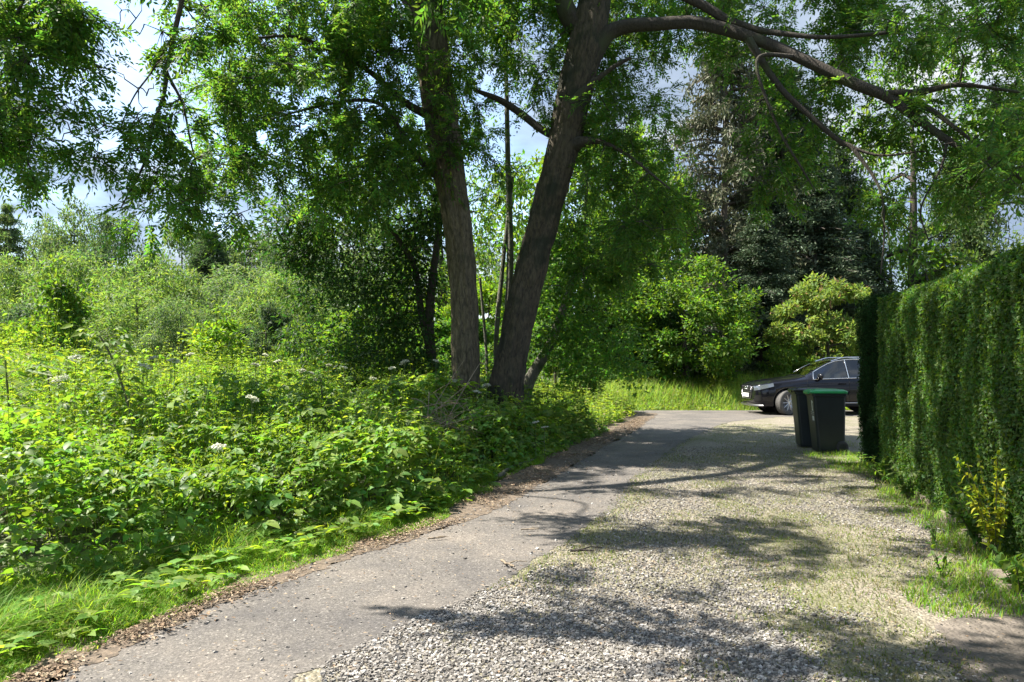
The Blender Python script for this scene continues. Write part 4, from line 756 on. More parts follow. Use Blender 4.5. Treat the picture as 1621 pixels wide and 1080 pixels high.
for k, (px, py, lab) in enumerate([(1470, 800, 'farthest pale edging stone, below the middle of the hedge'), (1512, 832, 'buried edging stone between the ivy clump and the green shoots'), (1548, 868, 'edging stone half hidden under the green shoots'), (1605, 945, 'nearest edging stone, by the yellow shrub at right')]):
    c = G(px, py); ax = math.atan2(HB1[1] - HB0[1], HB1[0] - HB0[0]); bm = bmesh.new(); bmesh.ops.create_cube(bm, size=1); bmesh.ops.scale(bm, vec=(.62, .16, .16), verts=bm.verts); bmesh.ops.bevel(bm, geom=bm.edges[:], offset=.03, segments=2, affect='EDGES')
    bmesh.ops.subdivide_edges(bm, edges=bm.edges[:], cuts=1)
    for v in bm.verts: v.co += Vector((rng.normal() * .006, rng.normal() * .006, rng.normal() * .006))
    me = bpy.data.meshes.new('edging_stone'); bm.to_mesh(me); bm.free(); o = link('edging_stone', me, M.setdefault('edge', plain('edging_stone', (.17, .14, .11), .9, noise=(12, .3), bump=(40, .5, .02)))); o.location = (c[0], c[1], .015); o.rotation_euler = (0.06 * rng.normal(), 0.04 * rng.normal(), ax); tag(o, lab, 'edging stone', EDG)

# ------------------------------------------------------------------ flowers, saplings, sticks
def cow_parsley(px, py, d, size, label, group, stemh=None):
    p = P(px, py, d); o = thing('cow_parsley', label, 'flower', (p[0], p[1], 0), rng.random() * 6.28, group); z = max(p[2], float(Hf(np.array([p[0]]), np.array([p[1]]))[0][0]) * 1.3 + .06)
    gs = Geo(); t = np.linspace(0, 1, 6)[:, None]; lean = rng.normal(size=2) * .06; pth = np.concatenate([lean * t ** 2 * 0 , t * (z - .05)], 1); gs.tube(pth, np.linspace(.006, .003, 6), 5)
    gf = Geo(); nu = 11; tl_ = .2 + .5 * rng.random()
    for k in range(nu):
        a = k * 2.4; r = size * math.sqrt(k / nu) * .5; c = np.array([math.cos(a) * r, math.sin(a) * r, z - r * r * 5 + math.sin(a) * r * tl_]); gs.tube([[0, 0, z - .06], c * .6 + np.array([0, 0, (z - .05) * .4]), c], [.002, .0015, .001], 3, cap=False)
        n = 16; B = c + rng.normal(size=(n, 3)) * np.array([size * .10, size * .10, size * .05]); gf.leaves(B, np.stack([np.cos(np.arange(n)), np.sin(np.arange(n)), .1 * np.ones(n)], 1), np.array([0, 0, 1.]) + rdir(n) * .9, .020, .018)
    n = 6; B = np.stack([0 * np.arange(n), 0 * np.arange(n), z * (.35 + .4 * rng.random(n))], 1); gs.leaves(B, rdir(n) * np.array([1, 1, .3]), np.array([0, 0, 1.]) + 0 * B, .12, .05)
    link('stem', gs.mesh('stem', True), M['stem'], o); link('flower_head', gf.mesh('flower_head'), M['white_flower'], o)
cow_parsley(92, 634, 7.6, .17, 'widest white flower head on the left bank', None); cow_parsley(118, 640, 7.4, .13, 'white flower head touching the widest one on its right', None)
cow_parsley(398, 722, 6.9, .10, 'single white flower head low on the bank above the bright brambles', None); cow_parsley(345, 776, 6.3, .10, 'lowest white flower head on the bank, among dark brambles', None)
CP = 'cow parsley scattered through the bank'
for px, py, d in [(232, 612, 9), (240, 632, 8.6), (226, 640, 8.4), (330, 628, 9.2), (405, 610, 10), (452, 612, 10.5), (478, 618, 10), (492, 628, 9.8), (355, 640, 9), (440, 622, 10), (500, 600, 11), (545, 612, 11.5), (590, 600, 11.8), (620, 615, 11.6), (640, 628, 11.2), (690, 622, 11.8), (720, 625, 11.9), (755, 636, 11.6), (770, 655, 11.2), (848, 668, 10.9), (862, 676, 10.7), (300, 596, 11), (420, 588, 13), (520, 590, 13), (275, 640, 8.6)]:
    cow_parsley(px, py, d, .07 + .05 * rng.random(), 'small white cow parsley head standing in the green bank', CP)
def sapling(name, label, pts, d, nleaf, leafL, mat, palm=True, w=10):
    q = pxpath([(x, y, w * (1 - .12 * i)) for i, (x, y) in enumerate(pts)], d); o = thing(name, label, 'sapling', (q[0][0], d, 0)); q[:, :3] -= np.array(o.location); gs, gl = Geo(), Geo(); s = smooth_path(q, 20); gs.tube(s[:, :3], s[:, 3], 6)
    for _ in range(nleaf):
        k = rng.integers(7, 20); b = s[k, :3]; a = rng.random() * 6.28; e = np.array([math.cos(a), math.sin(a), .35]); tip = b + e * (.10 + .16 * rng.random()); gs.tube([b, (b + tip) / 2 + [0, 0, .02], tip], [.002, .0015, .001], 3, cap=False)
        m = 5 if palm else 9; Dn = nrm(np.array([e[0], e[1], -.25])); Sn = nrm(np.cross(Dn, [0, 0, 1.]))
        if palm:
            an = np.array([0, .75, -.75, 1.5, -1.5]); ls = np.array([1, .85, .85, .55, .55]); D = Dn * np.cos(an)[:, None] + Sn * np.sin(an)[:, None]; gl.leaves8(np.tile(tip, (5, 1)), D, np.tile([0, -.5, .8], (5, 1)) + rdir(1) * .6, leafL * ls, leafL * ls * .5)
        else:
            t = np.repeat(np.linspace(.2, 1, 5), 2)[:9]; sg = np.tile([1, -1], 5)[:9]; D = Dn * .5 + Sn * sg[:, None] * .9; gl.leaves8(tip + Dn * .2 * t[:, None], D, np.tile([0, -.4, .8], (9, 1)) + rdir(1) * .6, leafL * np.ones(9), leafL * .4)
    link('stem', gs.mesh('stem', True), M['redstem'], o); link('foliage', gl.mesh('foliage', True), M[mat], o)
sapling('sycamore_sapling', 'dark stemmed young sycamore leaning left above the field weeds', [(222, 790), (208, 668), (190, 600), (170, 552), (155, 528)], 7.2, 44, .11, 'bright_leaf', w=4.5)
sapling('elder_sapling', 'thin upright sapling left of the leaning young sycamore', [(82, 780), (80, 690), (78, 620), (75, 580)], 7.8, 34, .10, 'nettle_leaf', w=4)
sapling('ash_seedling', 'young ash with feathered leaves at the left edge of the bank', [(20, 800), (18, 700), (12, 620), (8, 570)], 6.8, 40, .075, 'bright_leaf', palm=False, w=4.5)
sapling('elder_sapling', 'leafy sapling rising from the bank in front of the ash trunks', [(520, 760), (515, 690), (510, 630), (508, 600)], 9.2, 36, .085, 'nettle_leaf', w=4)
# heap of dead stems in front of the tall ash
pc = P(702, 690, 9.9); o = thing('dead_brush', 'heap of pale dead stems in front of the tall ash trunk', 'dead branches', (pc[0], pc[1], 0)); g = Geo()
for k in range(46):
    e = nrm(np.array([rng.normal() * .6, rng.normal() * .5, rng.normal() * .45])); c = np.array([rng.normal() * .17, rng.normal() * .15, .80 + rng.normal() * .15]); ln = .2 + .35 * rng.random(); t = np.linspace(-1, 1, 6)[:, None]; g.tube(c + e * ln * t + np.array([0, 0, -.10]) * t ** 2 * rng.random(), np.linspace(.006, .0025, 6) * (.6 + .8 * rng.random()), 4)
for a0, b0, r in (((690, 700, 10.7), (770, 560, 11.3), .010), ((655, 705, 10.5), (735, 570, 11.4), .008), ((690, 665, 10.3), (722, 690, 10.2), .022), ((700, 690, 10.5), (765, 650, 10.4), .010)):
    A_, B_ = P(*a0) - np.array(o.location), P(*b0) - np.array(o.location); t = np.linspace(0, 1, 8)[:, None]; g.tube(A_ + (B_ - A_) * t + np.array([0, 0, .06]) * np.sin(t * 3.1), np.linspace(r, r * .5, 8), 5)
link('twigs', g.mesh('twigs', True), M['dead'], o)
def stick(label, pts, r, name='fallen_stick', mat='dead', side=True):
    q = np.array([[*G(*p), .066 + r] for p in pts]); c = q.mean(0); c[2] = 0; q = smooth_path(q - c, 14); q[:, :2] += rng.normal(size=(14, 2)) * r * .5; g = Geo(); g.tube(q, np.linspace(r, r * .55, 14) * (1 + .15 * rng.normal(size=14)), 6)
    if side:
        g.tube([q[6], q[6] + [r * 6, r * 4, r * 1], q[6] + [r * 14, r * 6, 0]], [r * .6, r * .4, r * .25], 4)
    o = link(name, g.mesh(name, True), M[mat]); o.location = c; return tag(o, label, 'stick')
stick('long thin fallen branch lying along the foot of the shaded bank', [(786, 766), (815, 750), (850, 735), (878, 718)], .030, 'fallen_branch', 'thin', False) if M.setdefault('thin', M['thin_bark']) else None
stick('pale stick on the tarmac nearest the leaf litter', [(676, 867), (690, 866), (706, 864)], .008); stick('thin stick lying mid tarmac before the shade', [(824, 852), (838, 851), (852, 851)], .007)
stick('brown twig by the join of tarmac and gravel', [(793, 903), (805, 910), (815, 914)], .010); stick('curved pale twig half in the left verge grass', [(308, 925), (304, 940), (296, 952), (280, 958)], .008)
stick('dark twig at the corner of the gravel edge', [(905, 888), (925, 887), (940, 888)], .012, mat='limb_bark')

# ------------------------------------------------------------------ wheelie bins
def rrect(w, dd, r, z, n=5):
    o = []
    for cx_, cy_, a0 in ((w / 2 - r, dd / 2 - r, 0), (-w / 2 + r, dd / 2 - r, 90), (-w / 2 + r, -dd / 2 + r, 180), (w / 2 - r, -dd / 2 + r, 270)):
        for k in range(n): a = math.radians(a0 + 90 * k / (n - 1)); o.append((cx_ + r * math.cos(a), cy_ + r * math.sin(a), z))
    return np.array(o)
def loft(g, rings, caps=(True, True)):
    m = len(rings[0]); V = np.vstack(rings); k = len(rings); i = np.arange(k - 1)[:, None] * m; j = np.arange(m)[None]; j2 = (j + 1) % m
    g.add(V, np.stack([i + j, i + j2, i + m + j2, i + m + j], -1).reshape(-1, 4))
    if caps[0]: g.add(rings[0], [list(range(m))[::-1]])
    if caps[1]: g.add(rings[-1], [list(range(m))])
M['bin'] = plain('bin_plastic', (.008, .012, .012), .45, noise=(5, .25), bump=(90, .15, .004)); M['lid_green'] = plain('green_lid', (.03, .30, .095), .38, noise=(6, .2)); M['lid_black'] = plain('black_lid', (.012, .010, .010), .36, noise=(6, .2))
M['rubber'] = plain('tyre_rubber', (.030, .029, .028), .8, noise=(12, .3)); M['white_paint'] = plain('white_marking', (.55, .55, .52), .6)
def off_(r, dx): r = r.copy(); r[:, 0] += dx; return r
def wheelie(label, loc, rz, lidmat, marks):
    "local +x is the bin's front"
    o = thing('wheelie_bin', label, 'bin', loc, rz, 'wheelie bins by the hedge end'); g = Geo()
    loft(g, [off_(rrect(.53, .47, .05, .02), -.01), off_(rrect(.55, .485, .05, .06), -.005), off_(rrect(.60, .51, .05, .45), .01), off_(rrect(.655, .54, .05, .90), .03), off_(rrect(.665, .545, .05, .93), .03), off_(rrect(.71, .585, .05, .935), .03), off_(rrect(.715, .59, .05, .975), .03), off_(rrect(.66, .54, .05, .978), .03)])
    g.box((.10, 0, .93), (.5, .02, .05)); g.box((-.30, .0, .90), (.03, .46, .10)); link('body', g.mesh('body'), M['bin'], o)
    g = Geo(); loft(g, [off_(rrect(.75, .62, .06, .982), .045), off_(rrect(.76, .63, .06, 1.005), .045), off_(rrect(.74, .61, .08, 1.022), .04), off_(rrect(.62, .50, .10, 1.040), .02), off_(rrect(.40, .34, .10, 1.048), .0)]); g.box((.43, 0, .985), (.03, .30, .035)); g.box((.33, .16, 1.032), (.03, .16, .022)); g.box((.33, -.16, 1.032), (.03, .16, .022)); link('lid', g.mesh('lid'), lidmat, o)
    g = Geo(); g.tube([[-.37, -.24, 1.0], [-.37, .24, 1.0]], .016, 10); g.box((-.345, .2, .975), (.06, .03, .05)); g.box((-.345, -.2, .975), (.06, .03, .05)); link('handle', g.mesh('handle', False), M['bin'], o)
    for sy in (-1, 1):
        g = Geo(); a = np.linspace(0, 2 * np.pi, 25)[:-1]; prof = [(.055, -.024), (.090, -.026), (.100, -.014), (.100, .014), (.090, .026), (.055, .024)]
        loft(g, [np.stack([np.cos(a) * r, 0 * a + y, np.sin(a) * r], 1) for r, y in prof], (False, False)); w = link('wheel', g.mesh('wheel', True), M['rubber'], o); w.location = (-.215, sy * .255, .10)
        g = Geo(); loft(g, [np.stack([np.cos(a) * r, 0 * a + y, np.sin(a) * r], 1) for r, y in ((.056, -.018), (.03, -.022), (.03, .022), (.056, .018))]); link('hub', g.mesh('hub'), M['bin'], w)
    g = Geo(); g.tube([[-.215, -.24, .10], [-.215, .24, .10]], .012, 8); link('axle', g.mesh('axle'), plain('axle_steel', (.3, .3, .3), .4, 1.0), o)
    if marks:
        # the front leans outward; marks follow that slope 3 mm proud of it
        def fx(z): return np.interp(z, [.06, .45, .90], [-.005 + .275, .01 + .30, .03 + .3275]) + .003
        def patch(gg, y0, y1, z0, z1): gg.add([[fx(z0), y0, z0], [fx(z0), y1, z0], [fx(z1), y1, z1], [fx(z1), y0, z1], [fx(z0) - .004, y0, z0], [fx(z0) - .004, y1, z0], [fx(z1) - .004, y1, z1], [fx(z1) - .004, y0, z1]], [[0, 1, 2, 3], [7, 6, 5, 4], [0, 4, 5, 1], [1, 5, 6, 2], [2, 6, 7, 3], [3, 7, 4, 0]])
        g = Geo(); patch(g, .09, .125, .70, .86); patch(g, .125, .16, .815, .845); patch(g, .06, .155, .69, .70); link('house_number', g.mesh('house_number'), plain('faded_number', (.7, .7, .62), .6), o)
        g = Geo(); patch(g, -.02, .19, .655, .668); patch(g, .0, .17, .625, .635); link('lettering', g.mesh('lettering'), plain('faded_lettering', (.35, .36, .34), .6), o)
        g = Geo(); patch(g, .06, .17, .525, .60); link('label_sticker', g.mesh('label_sticker'), M['white_paint'], o)
    for ch in o.children:
        if ch.name.startswith(('wheel', 'axle')): ch.location.x = ch.location.x * .78 + (.215 * .22 if ch.name.startswith('axle') else 0); ch.location.y *= .84; ch.scale = (.95, .9, .95) if ch.name.startswith('wheel') else (1, .84, 1)
        else: ch.scale = (.78, .85, 1)
    return o
bz = math.atan2(.13, -.99)
wheelie('wheelie bin with bright green lid and white front sticker, nearest the camera', (5.29, 12.22, .052), bz, M['lid_green'], True)
wheelie('wheelie bin with black lid half hidden behind the green lidded one', (5.30, 12.95, .052), bz - .03, M['lid_black'], False)

# ------------------------------------------------------------------ the car
M['paint'] = plain('black_paint', (.005, .005, .008), .25, 0.0, coat=.55, spec=.15); M['trim'] = plain('black_trim', (.008, .008, .008), .7, spec=.2); M['chrome'] = plain('chrome', (.75, .75, .76), .18, 1.0); M['alloy'] = plain('alloy', (.42, .42, .43), .3, 1.0)
def glass_mat():
    m, t, o = newmat('tinted_glass'); l = t.links.new; gl = nd(t, 'ShaderNodeBsdfGlossy'); gl.inputs['Roughness'].default_value = .03; gl.inputs['Color'].default_value = (.9, .95, 1, 1)
    tr = nd(t, 'ShaderNodeBsdfTransparent'); tr.inputs['Color'].default_value = (.30, .36, .36, 1); fr = nd(t, 'ShaderNodeFresnel'); fr.inputs['IOR'].default_value = 1.9; mx = nd(t, 'ShaderNodeMixShader'); l(fr.outputs[0], mx.inputs['Fac']); l(tr.outputs[0], mx.inputs[1]); l(gl.outputs[0], mx.inputs[2]); l(mx.outputs[0], o.inputs['Surface']); return m
M['glass'] = glass_mat(); M['lamp'] = plain('headlight', (.16, .18, .20), .15, .5, coat=1.0)
CAR = thing('parked_car', 'black estate style car parked at the far end, front left wheel turned out', 'car', (7.08, 21.92, .052), 0)
# stations: x, z bottom, z waist, half width, z belt, half width at belt, z top, half width of roof
ST = np.array([[0.00, .42, .66, .56, .80, .54, .84, .40], [.03, .30, .62, .70, .84, .66, .89, .48], [.12, .24, .60, .80, .87, .74, .93, .55], [.30, .21, .62, .875, .90, .80, .97, .60], [.60, .21, .66, .925, .94, .85, 1.02, .66], [1.0, .22, .68, .945, .98, .875, 1.07, .70], [1.35, .23, .70, .947, 1.01, .885, 1.115, .72], [1.50, .23, .70, .947, 1.025, .888, 1.15, .72],
               [1.80, .23, .71, .947, 1.04, .89, 1.335, .67], [2.10, .23, .71, .947, 1.05, .89, 1.50, .63], [2.35, .23, .71, .947, 1.06, .89, 1.60, .605], [2.75, .23, .72, .947, 1.07, .89, 1.648, .60], [3.2, .23, .72, .945, 1.085, .885, 1.65, .59], [3.7, .24, .73, .94, 1.10, .87, 1.61, .575], [4.05, .27, .74, .925, 1.11, .85, 1.55, .55], [4.30, .32, .75, .89, 1.12, .81, 1.44, .53], [4.50, .36, .75, .85, 1.08, .77, 1.22, .58], [4.63, .42, .76, .76, 1.00, .70, 1.06, .55], [4.66, .50, .76, .68, .92, .62, .96, .50]])
xs = np.unique(np.concatenate([np.linspace(0, .3, 8), np.linspace(.3, 4.66, 60), [1.5, 2.62, 2.70, 3.62, 3.70, 4.66]])); CS = np.stack([np.interp(xs, ST[:, 0], ST[:, k]) for k in range(8)], 1)
for k in range(1, 8):                                                     # light smoothing between stations, ends kept
    a = CS[:, k].copy()
    for _ in range(2): a[1:-1] = .25 * a[:-2] + .5 * a[1:-1] + .25 * a[2:]
    CS[:, k] = a
def section(c):
    x, zb, zw, w, zt, wb, ztop, wr = c; half = [(.0, zb), (w * .80, zb), (w * .965, zb + .05), (w * .985, zb + (zw - zb) * .5), (w, zw), (w * .985, zw + (zt - zw) * .55), (wb + .012, zt - .03), (wb, zt)]
    for f in (.33, .66, 1.0): half.append((wb + (wr - wb) * f ** 1.15, zt + (ztop - .035 - zt) * f))
    half += [(wr * .86, ztop - .012), (wr * .5, ztop - .003), (0, ztop)]
    full = half + [(-a, b) for a, b in half[-2:0:-1]]; return np.array([[x, a, b] for a, b in full])
rings = [section(c) for c in CS]; m_ = len(rings[0]); g = Geo(); loft(g, rings); body_me = g.mesh('car_shell', True)
def boolean(me, cutters):
    bm = bmesh.new(); bm.from_mesh(me); bmesh.ops.remove_doubles(bm, verts=bm.verts, dist=1e-5); bmesh.ops.recalc_face_normals(bm, faces=bm.faces); bm.to_mesh(me); bm.free(); o = bpy.data.objects.new('tmp_shell', me); COL.objects.link(o); tmp = [o]
    for c in cutters:
        co = bpy.data.objects.new('tmp_cut', c); COL.objects.link(co); tmp.append(co); md = o.modifiers.new('cut', 'BOOLEAN'); md.operation = 'DIFFERENCE'; md.object = co; md.solver = 'EXACT'
    bpy.context.view_layer.update(); dg = bpy.context.evaluated_depsgraph_get(); r = bpy.data.meshes.new_from_object(o.evaluated_get(dg))
    for t in tmp: bpy.data.objects.remove(t)
    return r
cut = []
for wx in (.88, 3.70):
    for sy in (-1, 1):
        bm = bmesh.new(); bmesh.ops.create_cone(bm, cap_ends=True, segments=40, radius1=.405, radius2=.405, depth=.5, matrix=Matrix.Translation((wx, sy * .92, .37)) @ Matrix.Rotation(math.pi / 2, 4, 'X')); me = bpy.data.meshes.new('cut'); bm.to_mesh(me); bm.free(); cut.append(me)
body_me = boolean(body_me, cut)
# glass: lift the window faces out of the shell
bm = bmesh.new(); bm.from_mesh(body_me); groups = {'windscreen': [], 'rear_window': [], 'side_window': []}
SIDE = [(1.62, 2.62), (2.70, 3.60), (3.68, 4.12)]
for f in bm.faces:
    c = f.calc_center_median(); zt = np.interp(c.x, xs, CS[:, 4]); zr = np.interp(c.x, xs, CS[:, 6]); yr = np.interp(c.x, xs, CS[:, 7]); side = None
    if c.z > zt + .004 and abs(c.y) > yr * .97 and c.z < zr - .035 and f.normal.z < .9:
        for k, (a, b_) in enumerate(SIDE):
            if a < c.x < b_: side = k
        if side is not None and (zr - zt) > .12: groups['side_window'].append((f, side * 2 + (c.y > 0)))
    elif 1.52 < c.x < 2.30 and abs(c.y) < yr * .9 and f.normal.z > .2 and c.z > 1.1: groups['windscreen'].append((f, 0))
    elif 4.28 < c.x < 4.52 and abs(c.y) < yr * .9 and f.normal.z > .1 and c.z > 1.12: groups['rear_window'].append((f, 0))
kill = []
def faces_mesh(fs, name, off=.0):
    vi = {}; V = []; P_ = []
    for f in fs:
        row = []
        for v in f.verts:
            if v.index not in vi: vi[v.index] = len(V); V.append(np.array(v.co) + np.array(v.normal) * off)
            row.append(vi[v.index])
        P_.append(row)
    me = bpy.data.meshes.new(name); me.from_pydata([tuple(v) for v in V], [], P_); me.update(); me.polygons.foreach_set('use_smooth', [True] * len(me.polygons)); return me
bm.verts.index_update(); bm.normal_update()
for nm, fl in groups.items():
    for k in sorted(set(k for _, k in fl)):
        fs = [f for f, kk in fl if kk == k]; link(nm, faces_mesh(fs, nm), M['glass'], CAR); kill += fs
bmesh.ops.delete(bm, geom=kill, context='FACES'); bm.to_mesh(body_me); bm.free(); body_me.materials.clear()
for p_ in body_me.polygons: p_.use_smooth = True
body = link('body', body_me, M['paint'], CAR)
# interior: seats and dashboard, floor pan
def rb(g, c, s, r=.03):
    loft(g, [np.array(c) + rrect(s[0] - 2 * r, s[1] - 2 * r, .02, -s[2] / 2), np.array(c) + rrect(s[0], s[1], .04, -s[2] / 2 + r), np.array(c) + rrect(s[0], s[1], .04, s[2] / 2 - r), np.array(c) + rrect(s[0] - 2 * r, s[1] - 2 * r, .02, s[2] / 2)])
for sx, sy in ((2.35, -.38), (2.35, .38), (3.2, 0)):
    g = Geo(); wd = .5 if sx < 3 else 1.3; rb(g, (sx, sy, .60), (.5, wd, .16)); rb(g, (sx + .28, sy, .92), (.14, wd, .60)); rb(g, (sx + .30, sy, 1.28), (.10, .26 if sx < 3 else .9, .18)); link('car_seat', g.mesh('car_seat'), plain('seat_cloth', (.04, .04, .042), .8), CAR)
g = Geo(); rb(g, (1.75, 0, .93), (.40, 1.45, .22)); link('dashboard', g.mesh('dashboard'), M['trim'], CAR)
a = np.linspace(0, 2 * np.pi, 25); g = Geo(); g.tube(np.stack([1.98 + .06 * np.sin(a), .38 + .18 * np.cos(a), 1.02 + .18 * np.sin(a)], 1), .014, 6); link('steering_wheel', g.mesh('steering_wheel', True), M['trim'], CAR)
# chrome strip round the side glass, roof rails, sills, arch trims
def row(c, k): return section(c)[k]
for sy in (-1, 1):
    sel = [c for c in CS if 1.58 <= c[0] <= 4.14]; low = np.array([row(c, 7) for c in sel]); upp = np.array([row(c, 10) for c in sel]); loopz = np.vstack([low[::3], upp[::-1][::3], low[:1]]); loopz[:, 1] += .008; loopz[:, 1] *= sy; g = Geo(); g.tube(loopz, .012, 5); g.tube(np.array([[2.66, (np.interp(2.66, xs, CS[:, 5]) + .006) * sy, np.interp(2.66, xs, CS[:, 4])], [2.66, (np.interp(2.66, xs, CS[:, 7]) + .014) * sy, np.interp(2.66, xs, CS[:, 6]) - .04]]), .016, 5); link('window_trim', g.mesh('window_trim', True), M['chrome'], CAR)
    sel = [c for c in CS if 2.25 <= c[0] <= 4.1][::4]; pth = np.array([[c[0], c[7] * .90 * sy, c[6] + .028] for c in sel]); pth[0, 2] -= .04; pth[-1, 2] -= .04; g = Geo(); g.tube(pth, .016, 6); link('roof_rail', g.mesh('roof_rail', True), M['chrome'], CAR)
    g = Geo(); g.tube([[1.34, .935 * sy, .30], [2.3, .945 * sy, .29], [3.24, .935 * sy, .30]], .05, 8); link('sill', g.mesh('sill', True), M['trim'], CAR)
    g = Geo(); g.tube([[1.36, .955 * sy, .36], [2.3, .963 * sy, .355], [3.22, .957 * sy, .36]], .010, 6); link('sill_strip', g.mesh('sill_strip', True), M['chrome'], CAR)
    for wx in (.88, 3.70):
        an = np.radians(np.linspace(-12, 192, 30)); yy = np.array([np.interp(wx + .42 * math.cos(q), xs, CS[:, 3]) for q in an]) - .012
        g = Geo(); g.tube(np.stack([wx + .415 * np.cos(an), yy * sy, .37 + .415 * np.sin(an)], 1), .016, 6); link('arch_trim', g.mesh('arch_trim', True), M['trim'], CAR)
        # wheel arch liner
        g = Geo(); an2 = np.linspace(0, 2 * np.pi, 33)[:-1]; loft(g, [np.stack([wx + r * np.cos(an2), 0 * an2 + sy * y, .37 + r * np.sin(an2)], 1) for r, y in ((.402, .66), (.05, .66))], (False, True)); link('arch_liner', g.mesh('arch_liner'), M['trim'], CAR)
    for zz in (.885,):
        sel = [c for c in CS if 1.0 <= c[0] <= 4.2][::3]; g = Geo(); g.tube(np.array([[c[0], (c[3] * .990 + .001) * sy, c[2] + (c[4] - c[2]) * .62] for c in sel]), .006, 4); link('shoulder_crease', g.mesh('shoulder_crease', True), M['paint'], CAR)
    for dx0 in (1.46, 2.66, 3.62):
        c = CS[np.argmin(abs(xs - dx0))]; sc_ = section([dx0, *c[1:]]); ln = sc_[2:8].copy(); ln[:, 1] = (ln[:, 1] + .0015) * sy; g = Geo(); g.tube(ln, .0045, 4); link('door_gap', g.mesh('door_gap'), M['trim'], CAR)
    for hx in (2.44, 3.45):
        c = CS[np.argmin(abs(xs - hx))]; g = Geo(); rb(g, (hx, (c[3] + .008) * sy, .90), (.20, .03, .034), .008); link('door_handle', g.mesh('door_handle'), M['paint'], CAR)
    # mirror
    mr = thing('mirror', '', ''); del mr['label'], mr['category']; mr.parent = CAR; mr.location = (1.78, .98 * sy, 1.10)
    g = Geo(); rings_ = []
    for t in np.linspace(-1, 1, 9):
        s_ = math.sqrt(max(.02, 1 - t * t)); rings_.append(np.array([[.08 * s_ * math.cos(q) + .02, .14 * t, .095 * s_ ** .7 * math.sin(q) + .02] for q in np.linspace(0, 2 * math.pi, 13)[:-1]]))
    loft(g, rings_); link('mirror_shell', g.mesh('mirror_shell', True), M['paint'], mr); g = Geo(); g.tube([[.02, -.12 * sy, -.09], [.02, -.03 * sy, -.05]], .03, 6); link('mirror_foot', g.mesh('mirror_foot', True), M['trim'], mr)
    # headlight and tail light, following the body corner
    def shell_patch(x0, x1, z0, z1, name, mat, off=.006, front=True, n=8):
        V = []
        for i in range(n):
            x = x0 + (x1 - x0) * i / (n - 1); c = np.array([np.interp(x, xs, CS[:, k]) for k in range(8)]); s_ = section(c)[3:9]; s_ = s_[np.argsort(s_[:, 2])]; f = i / (n - 1)
            for j in range(4):
                za = z0[0] + (z0[1] - z0[0]) * f; zb_ = z1[0] + (z1[1] - z1[0]) * f; z = za + (zb_ - za) * j / 3; y = np.interp(z, s_[:, 2], s_[:, 1]) + off; V.append([x - (off if front else -off), y * sy, z])
        i = np.arange(n - 1)[:, None] * 4; j = np.arange(3)[None]; g = Geo(); g.add(V, np.stack([i + j, i + j + 1, i + 4 + j + 1, i + 4 + j], -1).reshape(-1, 4)); link(name, g.mesh(name, True), mat, CAR)
    shell_patch(.015, .50, (.70, .83), (.83, .925), 'headlight', M['lamp']); shell_patch(4.32, 4.64, (.88, .84), (1.05, .96), 'tail_light', plain('red_lamp', (.35, .01, .01), .15, coat=1.0), front=False)
    shell_patch(.02, .16, (.40, .42), (.56, .58), 'front_vent', M['trim'], .005)
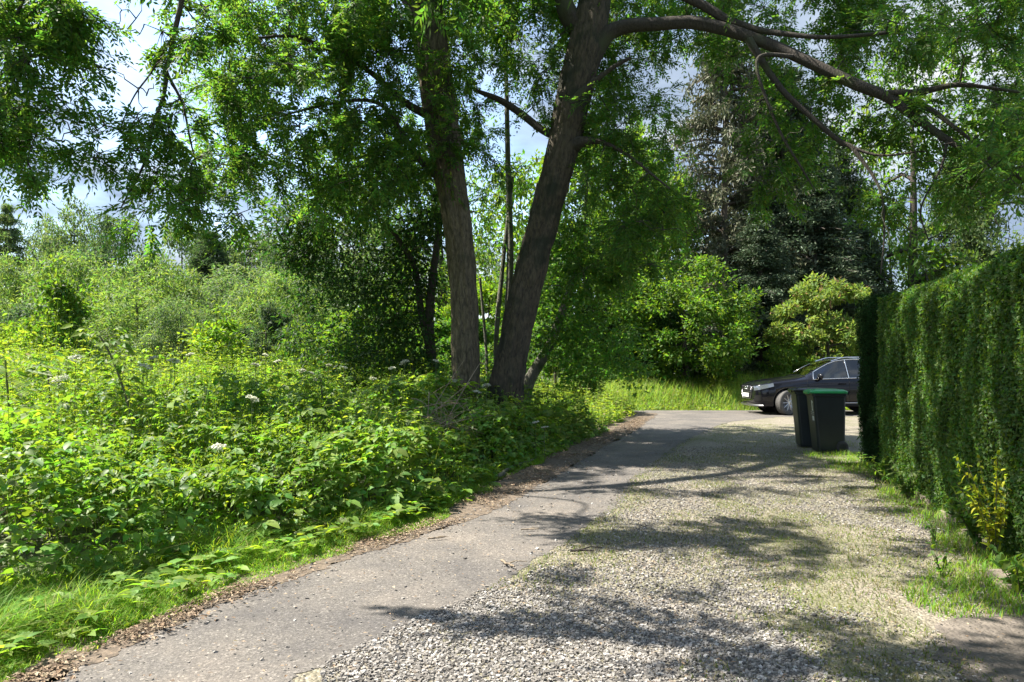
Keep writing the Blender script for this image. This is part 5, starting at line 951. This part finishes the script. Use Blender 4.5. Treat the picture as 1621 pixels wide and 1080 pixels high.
# front: grille, bumper lip, plate, emblem
bm = bmesh.new(); pts = [(-.34, .46), (.34, .46), (.43, .60), (.38, .82), (-.38, .82), (-.43, .60)]
g = Geo(); Vg = [[-.012, y, z] for y, z in pts] + [[.05, y, z] for y, z in pts]; g.add(Vg, [[0, 1, 2, 3, 4, 5]], [[k, (k + 1) % 6, 6 + (k + 1) % 6, 6 + k] for k in range(6)]); link('grille', g.mesh('grille'), M['trim'], CAR)
g = Geo(); g.tube(np.array([[-.016, y, z] for y, z in pts + pts[:1]]), .014, 5)
for z in (.52, .59, .66, .73, .78): g.tube([[-.016, -.36, z], [-.016, .36, z]], .006, 4)
link('grille_frame', g.mesh('grille_frame', True), plain('dull_chrome', (.28, .28, .29), .35, 1.0), CAR)
g = Geo(); a = np.linspace(0, 2 * np.pi, 17)
for y in (-.105, -.035, .035, .105): g.tube(np.stack([0 * a - .028, y + .045 * np.cos(a), .765 + .045 * np.sin(a)], 1), .006, 4)
link('emblem', g.mesh('emblem', True), M['chrome'], CAR)
g = Geo(); g.box((-.034, 0, .56), (.012, .52, .115)); link('number_plate', g.mesh('number_plate'), M['white_paint'], CAR)
g = Geo(); g.tube([[.20, -.86, .27], [.05, -.66, .27], [-.005, -.3, .27], [-.005, .3, .27], [.05, .66, .27], [.20, .86, .27]], .03, 6); link('bumper_lip', g.mesh('bumper_lip', True), M['alloy'], CAR)
g = Geo(); rb(g, (2.3, 0, .30), (3.9, 1.3, .16)); link('floor_pan', g.mesh('floor_pan'), M['trim'], CAR)
for wx in (.88, 3.70):
    for sy in (-1, 1):
        w = bpy.data.objects.new('wheel', None); COL.objects.link(w); w.parent = CAR; w.location = (wx, sy * .83, .362); w.rotation_euler = (0, 0, math.radians(24) if wx < 1 else 0)
        a = np.linspace(0, 2 * np.pi, 41)[:-1]; g = Geo(); loft(g, [np.stack([np.cos(a) * r, 0 * a + y, np.sin(a) * r], 1) for r, y in ((.24, -.10), (.29, -.118), (.34, -.112), (.360, -.085), (.362, -.03), (.357, -.027), (.357, -.020), (.362, -.017), (.362, .017), (.357, .020), (.357, .027), (.362, .03), (.360, .085), (.34, .112), (.29, .118), (.24, .10))], (False, False)); link('tyre', g.mesh('tyre', True), M['tyre_'] if 'tyre_' in M else M.setdefault('tyre_', plain('dusty_tyre', (.075, .072, .068), .85, noise=(20, .2))), w)
        g = Geo(); loft(g, [np.stack([np.cos(a) * r, 0 * a + y * sy, np.sin(a) * r], 1) for r, y in ((.245, .10), (.235, .085), (.225, .02), (.06, .01))], (False, True))
        for k in range(10):
            q = k * 2 * math.pi / 10; e = np.array([math.cos(q), 0, math.sin(q)]); g.tube([e * .04 + [0, .085 * sy, 0], e * .14 + [0, .09 * sy, 0], e * .235 + [0, .088 * sy, 0]], [.022, .015, .016], 5)
        g.tube([[0, .07 * sy, 0], [0, .098 * sy, 0]], .05, 12); link('rim', g.mesh('rim', True), M['alloy'], w)
